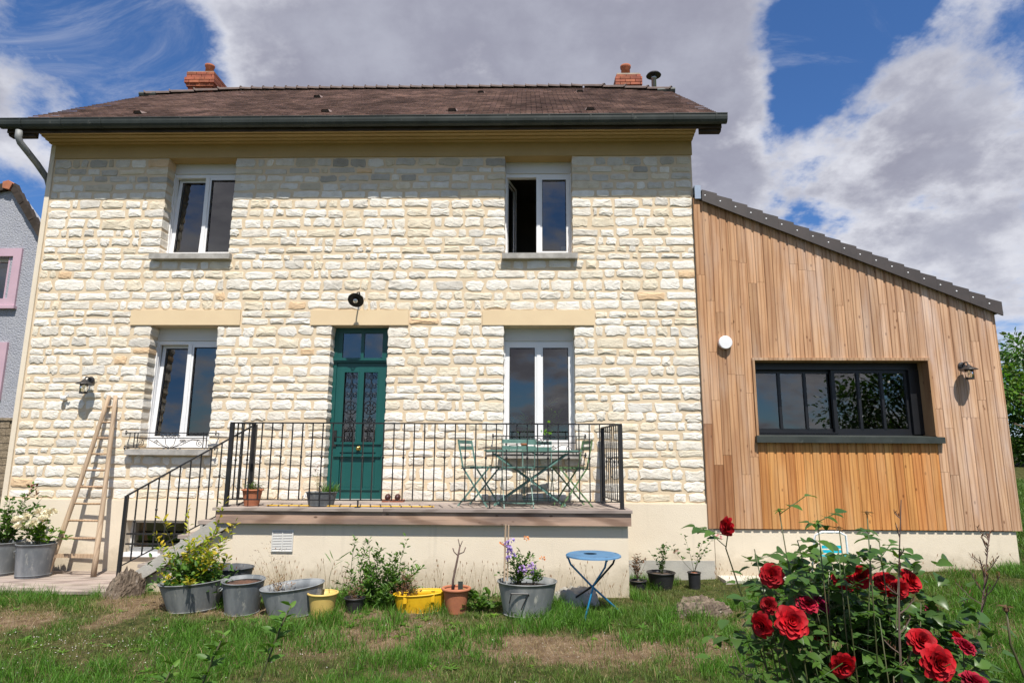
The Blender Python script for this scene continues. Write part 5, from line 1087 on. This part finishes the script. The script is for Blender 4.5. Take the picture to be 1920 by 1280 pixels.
# leaf meshes shared between the leaf parts
leafm = []
for k in range(4):
    mb = MB(); mb.tint = [(1, 1, 1), (.8, .85, .75), (1.3, 1.25, .9), (1.05, .95, .8)][k]; nseg = 6; vs = []; L = .05
    for i in range(nseg+1):
        f = i/nseg; wd = .0165*math.sin(PI*min(1, f**.8))**.75*(1.05 if f < .6 else .95); zc = -.010*f*f*(k+1)*.6; vs += [(f*L, -wd*(1+.08*(i % 2)), zc+abs(wd)*.30), (f*L, 0, zc), (f*L, wd*(1+.08*((i+1) % 2)), zc+abs(wd)*.30)]
    mb.add(vs, [(i*3+j, i*3+j+1, i*3+j+4, i*3+j+3) for i in range(nseg) for j in range(2)]); leafm.append(mb)
protos = []; cnt = 0; rest = MB(); RO = ORG[RB.name]
def put_leaf(p, d_, nrm, s):
    global cnt
    if any(abs(p.x-q_[0]) < q_[3]*1.35 and abs(p.z-q_[2]) < q_[3]*1.35 and p.y < q_[1]+.02 for q_ in BLOOM) and random.random() < .93: return
    d_ = d_.normalized(); yv = nrm.cross(d_); yv = yv.normalized() if yv.length > 1e-4 else d_.orthogonal().normalized(); zv = d_.cross(yv); k = random.randrange(4)
    Mx = Matrix(((d_.x, yv.x, zv.x), (d_.y, yv.y, zv.y), (d_.z, yv.z, zv.z)))
    if p.z > 1.04 and cnt < 298:
        if k >= len(protos) or protos[k] is None:
            while len(protos) <= k: protos.append(None)
            o_ = leafm[k].build('leaf', LEAFD, RB, smooth=True, org=(0, 0, 0)); o_.parent = RB; protos[k] = o_
        else: o_ = protos[k].copy(); COL.objects.link(o_)
        o_.matrix_local = Matrix.Translation(p-RO) @ Mx.to_4x4() @ Matrix.Scale(s, 4); cnt += 1
    else: rest.tint = leafm[k].c[0]; rest.add([Mx @ (Vector(v_)*s)+p for v_ in leafm[k].v], leafm[k].f)
sprays = []
for si, s_ in enumerate(stems):
    for f in ((.45, .55, .64, .72, .8, .88) if si < len(BLOOM) else (.4, .5, .6, .68, .76, .84, .92, .99)):
        sprays.append((s_, f+U(-.04, .04)))
random.shuffle(sprays)
for s_, f in sprays:
    p, d_ = along([Vector(v_) for v_ in s_], f)
    if p.z < .6: continue
    a = U(0, 2*PI); out = Vector((math.cos(a), math.sin(a), U(0, .6))).normalized(); L = U(.05, .10); tip = p+out*L
    sm2 = None; sd = out.cross(Vector((0, 0, 1))).normalized(); up = Vector((U(-.3, .3), U(-.4, .1), 1)).normalized(); sc = U(.62, 1.0)
    put_leaf(tip, out+Vector((0, 0, U(-.4, .1))), up, sc)
    for ff in (.45, .82)[:random.choice((1, 2, 2))]:
        q_ = p+out*L*ff
        for sg in (-1, 1): put_leaf(q_, sd*sg+out*.5+Vector((0, 0, U(-.3, .2))), up, sc*U(.75, .95))
    rest.tint = (1, 1, 1); rest.tube([p, tip], .0012, 4)
for _ in range(3000):
    p = Vector((random.gauss(.96, .16), random.gauss(-6.76, .10), random.choice((U(.45, 1.1), random.gauss(1.18, .12), random.gauss(1.26, .11)))))
    if (p.y < -6.86 and p.z > 1.06) or p.z > 1.43 or abs(p.x-.95) > .40-.55*max(0, p.z-1.15): continue

    rest.tint = (1, 1, 1); k = random.randrange(4); a = U(0, 6.28); d_ = Vector((math.cos(a), math.sin(a), U(-.5, .5))).normalized(); put_leaf(p, d_, Vector((U(-.6, .6), U(-.8, .2), .8)), U(.65, 1.0))
rest.build('lower_foliage', LEAFD, RB, kind='stuff', smooth=True)
for p in TIPS[:4]+[(.515, -6.9, 1.237)]:
    mb = MB(); mb.tint = (1.2, 1.2, .8)
    for k in range(9): a = k*.7; mb.leaf(p, (math.cos(a), math.sin(a), U(-.5, .6)), .016, .004, None, .1, .5)
    mb.lathe([(0, -.006), (.004, -.003), (.004, .003), (0, .006)], p, 8); mb.build('spent_flower', LEAFB if p[0] > .83 else LEAF, RB)
def stalk(root_name, label, cat, b_, t_, n, L, mat=STEMD, rr=.0035):
    r = empty(root_name, label, cat, b_); pth = stem_path(b_, t_, 0, 8, .015); mb = MB(); mb.tube(pth, [rr*(1-.7*k/8) for k in range(9)], 5); bd = MB()
    for k in range(n):
        f = .35+.65*k/n; p, d_ = along(pth, f); a = U(0, 6.28); o_ = Vector((math.cos(a), math.sin(a)*.6, U(.6, 1.1))).normalized(); ll = L*(1.25-f)*U(.7, 1.3); e = p+o_*ll; mb.tube([p, p.lerp(e, .5)-Vector((0, 0, ll*.08)), e], [rr*.45, rr*.4, rr*.3], 4)
        for q in range(7): pp = p.lerp(e, .25+.75*q/6); bd.tint = jit((1, .9, .9), .25); bd.leaf(pp, (U(-1, 1)*.6, U(-1, 1)*.6, 1), L*.14, L*.035, None, .3, 0)
    mb.build('stem', mat, r); bd.build('seed_pod', LEAFB, r, kind='stuff')
stalk('dry_stalk', 'dark dry seed stalk rising behind the red roses', 'dried plant', (.98, -6.88, .9), (1.017, -6.9, 1.585), 9, .07, rr=.004)
stalk('dry_stalk', 'tall branching dry seed stalk in the lawn right of the rose bush', 'dried plant', (3.66, -3.05, G(3.66, -3.05)), (3.93, -3.0, 1.06), 15, .30, rr=.011)
r = empty('rose_shoot', 'single drooping rose stem with a spent hip at the right edge', 'rose', (1.36, -6.9, .0)); MB().tube([(1.36, -6.9, 0), (1.31, -6.9, .8), (1.295, -6.9, 1.12), (1.262, -6.9, 1.22), (1.262, -6.9, 1.30)], [.006, .005, .004, .003, .0025], 6).build('stem', STEM, r, smooth=True)
mb = MB(); mb.lathe([(0, -.008), (.007, -.002), (.006, .006), (0, .009)], (1.262, -6.9, 1.305), 10)
for k in range(6): mb.leaf((1.262, -6.9, 1.312), (math.cos(k), math.sin(k), .25), .022, .006)
mb.build('rose_hip', LEAFB, r)
# foreground shoots, lower left
for x, y_, zt_, lab in ((-.76, -6.7, 1.25, 'tallest green rose shoot in the lower left foreground'), (-1.0, -6.6, 1.14, 'middle green rose shoot in the lower left foreground'), (-1.10, -6.7, 1.08, 'low green rose shoot at the bottom edge, left')):
    q = empty('young_shoot', lab, 'rose shoot', (x, y_, .02), group='green shoots in the lower left foreground'); pth = [Vector((x-.06, y_, .02)), Vector((x-.05, y_, .6)), Vector((x-.03, y_, zt_-.22)), Vector((x+.02, y_, zt_-.07)), Vector((x+.05, y_, zt_))]; MB().tube(pth, [.005, .0045, .0035, .003, .002], 6).build('stem', STEM, q, smooth=True)
    for k in range(13):
        f = .60+.40*k/12; p, d_ = along(pth, f); a = k*2.4; out = Vector((math.cos(a), math.sin(a)*.7, .55)).normalized(); mm = MB(); mm.tint = jit((1.5, 1.45, 1.0) if f > .85 else (1.1, 1.2, 1.0), .12); L = .055 if f < .85 else .035
        mm.leaf(p, out, L, L*.42); 
        if f < .85:
            for sg in (-1, 1): mm.leaf(p+out*.01, (out+Vector((-out.y, out.x, 0))*sg*1.2), L*.7, L*.3)
        mm.build('leaf', LEAF, q, smooth=True)

# ------------------------------------------------------------------ lawn
def blades(name, label, n, xr, yr, hfun, wfun, colfun, keep, mat, parent=None, lean=.5, cat='grass', seed=1):
    r = np.random.RandomState(seed); x = r.uniform(*xr, n); y_ = r.uniform(*yr, n); k = keep(x, y_) > r.rand(n); x, y_ = x[k], y_[k]; n = len(x); z = gz(x, y_); h = hfun(x, y_, r); w_ = wfun(r, n); a = r.uniform(0, 2*PI, n); ln_ = r.uniform(.1, lean, n)*h*1.3; b_ = r.uniform(0, 2*PI, n)
    wx, wy = np.cos(a)*w_/2, np.sin(a)*w_/2; lx, ly = np.cos(b_)*ln_, np.sin(b_)*ln_
    P = np.stack([np.stack([x-wx, y_-wy, z-.004], -1), np.stack([x+wx, y_+wy, z-.004], -1), np.stack([x+lx*.35+wx*.8, y_+ly*.35+wy*.8, z+h*.55], -1), np.stack([x+lx*.35-wx*.8, y_+ly*.35-wy*.8, z+h*.55], -1), np.stack([x+lx, y_+ly, z+np.sqrt(np.maximum(h*h-ln_*ln_*.6, h*h*.08))], -1)], 1)
    me = bpy.data.meshes.new(name); me.vertices.add(n*5); me.vertices.foreach_set('co', P.ravel()); base = np.arange(n)*5
    loops = np.concatenate([np.stack([base, base+1, base+2, base+3], -1), np.stack([base+3, base+2, base+4], -1)], 1).ravel(); st = (np.arange(n)[:, None]*7+np.array([0, 4])).ravel(); tot = np.tile([4, 3], n)
    me.loops.add(n*7); me.polygons.add(n*2); me.loops.foreach_set('vertex_index', loops); me.polygons.foreach_set('loop_start', st); me.polygons.foreach_set('loop_total', tot); me.update(calc_edges=True)
    c = colfun(x, y_, r, n); c4 = np.repeat(np.concatenate([c, np.ones((n, 1))], 1), 5, 0); at = me.color_attributes.new('tint', 'FLOAT_COLOR', 'POINT'); at.data.foreach_set('color', c4.astype(np.float32).ravel())
    me.materials.append(mat); o_ = bpy.data.objects.new(name, me); COL.objects.link(o_); return tag(o_, label, cat, kind='stuff')
GRASSM = leafmat('grass_blade', (.75, .75, .75), (.85, .85, .85), .35, .55)
outside = lambda x, y_: ~((x > -7.3) & (x < 6.4) & (y_ > -.06)) & ~((x > -3.45) & (x < 1.17) & (y_ > -1.14)) & ~((x < -4.68) & (y_ > -1.32)) & ~((x > -4.7) & (x < -3.4) & (y_ > -1.12)) & ~((x > 2.46) & (x < 4.2) & (y_ > -.45))
dens = lambda x, y_: np.clip(1.25-1.5*np.clip(bare(x, y_)+.9*(fbm(x, y_, .9, 1)-.47), 0, 1), .04, 1)*(.35+1.*sst(.38, .58, fbm(x, y_, 4.2, 7)))
lush = lambda x, y_: sst(.42, .62, fbm(x, y_, 1.5, 9))+.7*np.exp(-((x-.9)/1.5)**2-((y_+2.0)/.45)**2)+.5*np.exp(-((x+2.6)/1.0)**2-((y_+2.35)/.2)**2)+.4*np.exp(-((y_+3.5)/.35)**2)
def gcol(x, y_, r, n):
    t = r.rand(n)[:, None]; d_ = (.55+.9*r.rand(n))[:, None]; l = np.clip(lush(x, y_), 0, 1)[:, None]
    fresh = np.array([.095, .235, .022]); dull = np.array([.155, .20, .05]); straw = np.array([.42, .33, .17])
    c = fresh*l+dull*(1-l); dryp = (.05+.36*np.clip(bare(x, y_)*1.4+.6*(fbm(x, y_, .9, 1)-.4), 0, 1))[:, None]*(1-.6*l)
    return np.where(t < dryp, straw*d_, c*d_)
blades('lawn_grass', 'uneven green lawn of tufts in front of the house', 620000, (-8.5, 9), (-4.3, .0), lambda x, y_, r: (.016+.045*r.rand(len(x))**1.6)*(.5+1.4*lush(x, y_))*(.6+.9*sst(.4, .6, fbm(x, y_, 6, 4))), lambda r, n: r.uniform(.0022, .0055, n), gcol, lambda x, y_: dens(x, y_)*outside(x, y_), GRASSM, lean=.85, seed=3)
blades('long_grass', 'taller bright green tufts of grass around the tubs and blue table', 80000, (-3.6, 6.6), (-2.9, -.1), lambda x, y_, r: .05+.11*r.rand(len(x)), lambda r, n: r.uniform(.004, .009, n), lambda x, y_, r, n: np.array([.105, .235, .028])*(.45+1.1*r.rand(n))[:, None], lambda x, y_: np.clip(lush(x, y_)*1.1-.35, 0, 1)*sst(.47, .56, fbm(x, y_, 5, 12))*outside(x, y_), GRASSM, lean=.7, seed=8)
blades('straw', 'dry straw lying over the brown patches of the lawn', 46000, (-7, 6), (-3.9, -1.15), lambda x, y_, r: .03+.05*r.rand(len(x)), lambda r, n: r.uniform(.0016, .003, n), lambda x, y_, r, n: np.array([.46, .35, .19])*(.45+.8*r.rand(n))[:, None], lambda x, y_: np.clip(bare(x, y_)*.9+.10+.5*np.exp(-((x+4.0)/1.)**2-((y_+1.6)/.4)**2), 0, 1)*outside(x, y_), GRASSM, lean=1.25, seed=9, cat='straw')
blades('bank_grass', 'grass on the slope beyond the timber extension', 60000, (6.4, 15), (-1.5, 9), lambda x, y_, r: .06+.10*r.rand(len(x)), lambda r, n: r.uniform(.008, .016, n), lambda x, y_, r, n: np.array([.12, .22, .04])*(.6+.8*r.rand(n))[:, None], lambda x, y_: outside(x, y_)*1., GRASSM, lean=.9, seed=10)
mb = MB(); random.seed(15)
for k in range(420):
    x, y_ = random.choice([(U(-6.5, 6), U(-3.8, -1.6)), (U(-3.5, 1.2), U(-2.4, -1.3)), (U(-7, -2), U(-3.8, -2.4))])
    if bool(outside(x, y_)):
        z_ = G(x, y_); mb.tint = jit(random.choice([(1.3, 1.5, .9), (1, 1.2, .8), (1.7, 1.7, 1.0)]), .15); L = U(.03, .085); n_ = random.randint(5, 9); a0 = U(0, 6)
        for q in range(n_): a = a0+q*6.283/n_+U(-.2, .2); mb.leaf((x, y_, z_), (math.cos(a), math.sin(a), U(.25, .9)), L*U(.7, 1.2), L*U(.22, .4), (0, 0, 1), .1, .35)
tag(mb.build('lawn_weed', LEAF, None, kind='stuff'), 'broad leaved weed rosettes scattered through the lawn', 'weeds')
mb = MB(); random.seed(5)
for k in range(330):
    if k < 190: x, y_ = random.gauss(-3.9, 1.0), random.gauss(-3.0, .28)
    else: x, y_ = U(-4.5, 4), U(-3.7, -1.9)
    s_ = U(.003, .006) if k < 220 else U(.004, .009); z_ = G(x, y_)+(U(.02, .045) if k < 220 else .002); kk = U(.8, 1.0) if k < 220 else U(.45, .85); mb.tint = (kk, kk*.97, kk*.9); mb.lathe([(0, -s_*.6), (s_, 0), (0, s_*.7)], (x, y_, z_), 6)
tag(mb.build('clover_flower', FLOW, None, kind='stuff'), 'tiny white clover heads and pale pebbles scattered in the lawn', 'clover')

# ------------------------------------------------------------------ neighbouring house, trees, hedge
NH = empty('neighbour_house', 'grey rendered house with pink window surrounds at the left edge', 'house', (-15.5, 8, .5)); ny_ = 6.0
gab = [(-19.5, 2.42), (-11.3, 2.42), (-11.3, 6.2), (-12.95, 8.12), (-14.0, 7.95), (-19.5, 6.4)]
wn = (-14.3, -12.72, 5.32, 6.22); 
cells(MB(), [-19.5, -14.2, -12.70, -11.35], [2.42, 5.30, 6.42, 6.45], ny_, ny_+.3, lambda x, z: -14.2 < x < -12.70 and 5.30 < z < 6.42).build('wall', ROUGHC, NH)
MB().prism([(-19.5, 6.451), (-11.45, 6.451), (-12.85, 8.14), (-13.3, 8.10), (-19.5, 7.9)], ny_, ny_+.3).build('gable_wall', ROUGHC, NH)
MB().box(-19.5, -11.45, ny_+.3, ny_+8, 2.4, 6.2).xf(lambda q: Vector((q.x-(q.y-ny_-.3)*.95, q.y, q.z))).build('body', ROUGHC, NH)
MB().prism([(-19.5, -.5), (-11.35, -.5), (-11.35, 2.42), (-19.5, 2.42)], ny_-.06, ny_+.3).build('base_wall', BMORT, NH)
for r_ in range(11):
    x = -15.0+U(-.2, 0)
    while x < -11.4: w_ = U(.18, .4); MB().box(x+.012, min(x+w_, -11.36), ny_-.09-U(0, .02), ny_-.055, .55+r_*.17, .55+r_*.17+.155).build('stone', RUBBLE, NH); x += w_
MB().box(-15.0, -11.32, ny_-.13, ny_+.0, 2.42, 2.48).build('ledge', RUBBLE, NH)
pf = MB(); frame(pf, -14.3, -12.40, 5.15, 6.62, ny_-.05, ny_+.0-.002, .20); PW = pf.build('window', PINK, NH)
MB().box(-12.74, -12.70, ny_, ny_+.3, 5.30, 6.42).box(-14.2, -12.70, ny_+.0, ny_+.3, 5.30, 5.33).build('reveal', PINK, PW); MB().box(-14.35, -12.36, ny_-.10, ny_, 5.10, 5.17).build('sill', PINK, PW)
frame(MB(), -14.1, -12.75, 5.33, 6.42, ny_+.2, ny_+.27, .07).build('sash', PVC, PW); MB().add([(-14.1, ny_+.25, 5.35), (-12.8, ny_+.25, 5.35), (-12.8, ny_+.25, 6.4), (-14.1, ny_+.25, 6.4)], [(0, 1, 2, 3)]).build('pane', GLASS, PW)
MB().box(-14.3, -12.42, ny_-.06, ny_-.001, 2.9, 4.28).build('window_surround', PINK, NH)
P2 = [(-12.93, 8.20), (-11.1, 5.62)]; dx_, dz_ = P2[1][0]-P2[0][0], P2[1][1]-P2[0][1]; ln2 = math.hypot(dx_, dz_); ux, uz = dx_/ln2, dz_/ln2
for k in range(12):
    f0, f1 = k/12*ln2, (k+1.15)/12*ln2
    MB().prism([(P2[0][0]+ux*f0, P2[0][1]+uz*f0), (P2[0][0]+ux*f1, P2[0][1]+uz*f1-.0), (P2[0][0]+ux*f1-uz*.13, P2[0][1]+uz*f1+ux*.13), (P2[0][0]+ux*f0-uz*.17, P2[0][1]+uz*f0+ux*.17)], ny_-.10-.01*(k % 2), ny_+.05).build('verge_tile', DARKW, NH)
for k in range(12):
    x0 = -13.05-k*.33; MB().prism([(x0-.35, 8.13-k*.09-.09), (x0, 8.13-k*.09), (x0, 8.32-k*.09), (x0-.35, 8.29-k*.09-.09)], ny_-.10-.01*(k % 2), ny_+.05).build('verge_tile', DARKW, NH)
MB().prism([(-13.06, 8.16), (-12.88, 8.12), (-12.82, 8.28), (-12.93, 8.36), (-13.07, 8.32)], ny_-.14, ny_+.1).build('ridge_end', TERRA, NH)
MB().add([(-12.93, ny_-.1, 8.3), (-11.1, ny_-.1, 5.72), (-18.9, ny_+8, 5.72), (-20.7, ny_+8, 8.3), (-19.5, ny_-.1, 6.4), (-27, ny_+8, 6.4)], [(0, 1, 2, 3), (4, 0, 3, 5)]).build('roof', TILE, NH)
def tree(name, label, cat, c, h, rad, nl, leaf, mat, cols, trunk=True, zlo=.3, seed=1, kind=None, squash=1.0):
    random.seed(seed); r = empty(name, label, cat, c); c = Vector(c); cl_ = []
    tm = MB(); tm.tube([c, c+Vector((.05*h*.3, 0, h*.25)), c+Vector((0, .05, h*.6)), c+Vector((.02, 0, h*.9))], [h*.03, h*.024, h*.014, h*.004], 8)
    for k in range(int(34)):
        a = U(0, 6.28); q = U(.25, 1)**.6; zf = U(zlo, 1); rr = rad*q*math.sin(PI*min(1, .18+.78*(1-zf)**.8)); e = c+Vector((math.cos(a)*rr, math.sin(a)*rr*squash, h*zf)); s0 = c+Vector((0, 0, h*max(.12, zf-.3))); tm.tube([s0, s0.lerp(e, .5)+Vector((0, 0, .04*h)), e], [h*.009, h*.006, h*.002], 5); cl_.append((e, rad*U(.2, .36)))
    tm.build('trunk', BARK, r, smooth=True); lm = MB(); per = nl//len(cl_)
    for e, rc in cl_:
        t0 = jit(random.choice(cols), .15)
        for k in range(per):
            v_ = Vector((random.gauss(0, 1), random.gauss(0, 1), random.gauss(0, .8))); v_ = v_.normalized()*rc*U(.35, 1.1)**.6; lm.tint = tuple(q*U(.75, 1.25) for q in t0); lm.leaf(e+v_, (v_.normalized()+Vector((U(-.6, .6), U(-.6, .6), U(-.5, .3)))), leaf*U(.7, 1.2), leaf*.55)
    lm.build('crown', mat, r, kind='stuff'); return r
BK = [(1.5, 1.4, 1), (1.1, 1.1, 1), (.8, .85, .8), (2.0, 1.9, 1.1)]
tree('laurel_tree', 'bright green leafy tree beyond the right corner of the timber extension', 'tree', (17.0, 12, 1.6), 3.6, 2.5, 9000, .17, LEAF, BK, seed=4, zlo=.12)
tree('laurel_tree', 'darker tree at the back right edge behind the extension', 'tree', (20.0, 13.5, 1.6), 3.9, 2.8, 8000, .17, LEAF, BK, seed=6, zlo=.12)
for o in COL.objects:
    if o.name.startswith('laurel_tree'): o['group'] = 'trees beyond the extension'
random.seed(9); mb = MB()
for k in range(7000):
    x = U(12, 30); y_ = 13+U(-.5, .5); mb.tint = jit(random.choice(BK), .2); mb.leaf((x, y_, G(x, y_)+U(0, .9)), (U(-1, 1), -U(0, 1), U(-.3, 1)), .16, .09)
tag(mb.build('hedge', LEAFD, None, kind='stuff'), 'low dark hedge at the top of the grass slope', 'hedge')
tree('walnut_tree', 'dark spreading tree mirrored in the black framed window', 'tree', (12.8, -12.5, 0), 4.7, 2.5, 7000, .17, LEAFD, [(1, 1, 1), (.8, .8, .8)], seed=12, zlo=.35)
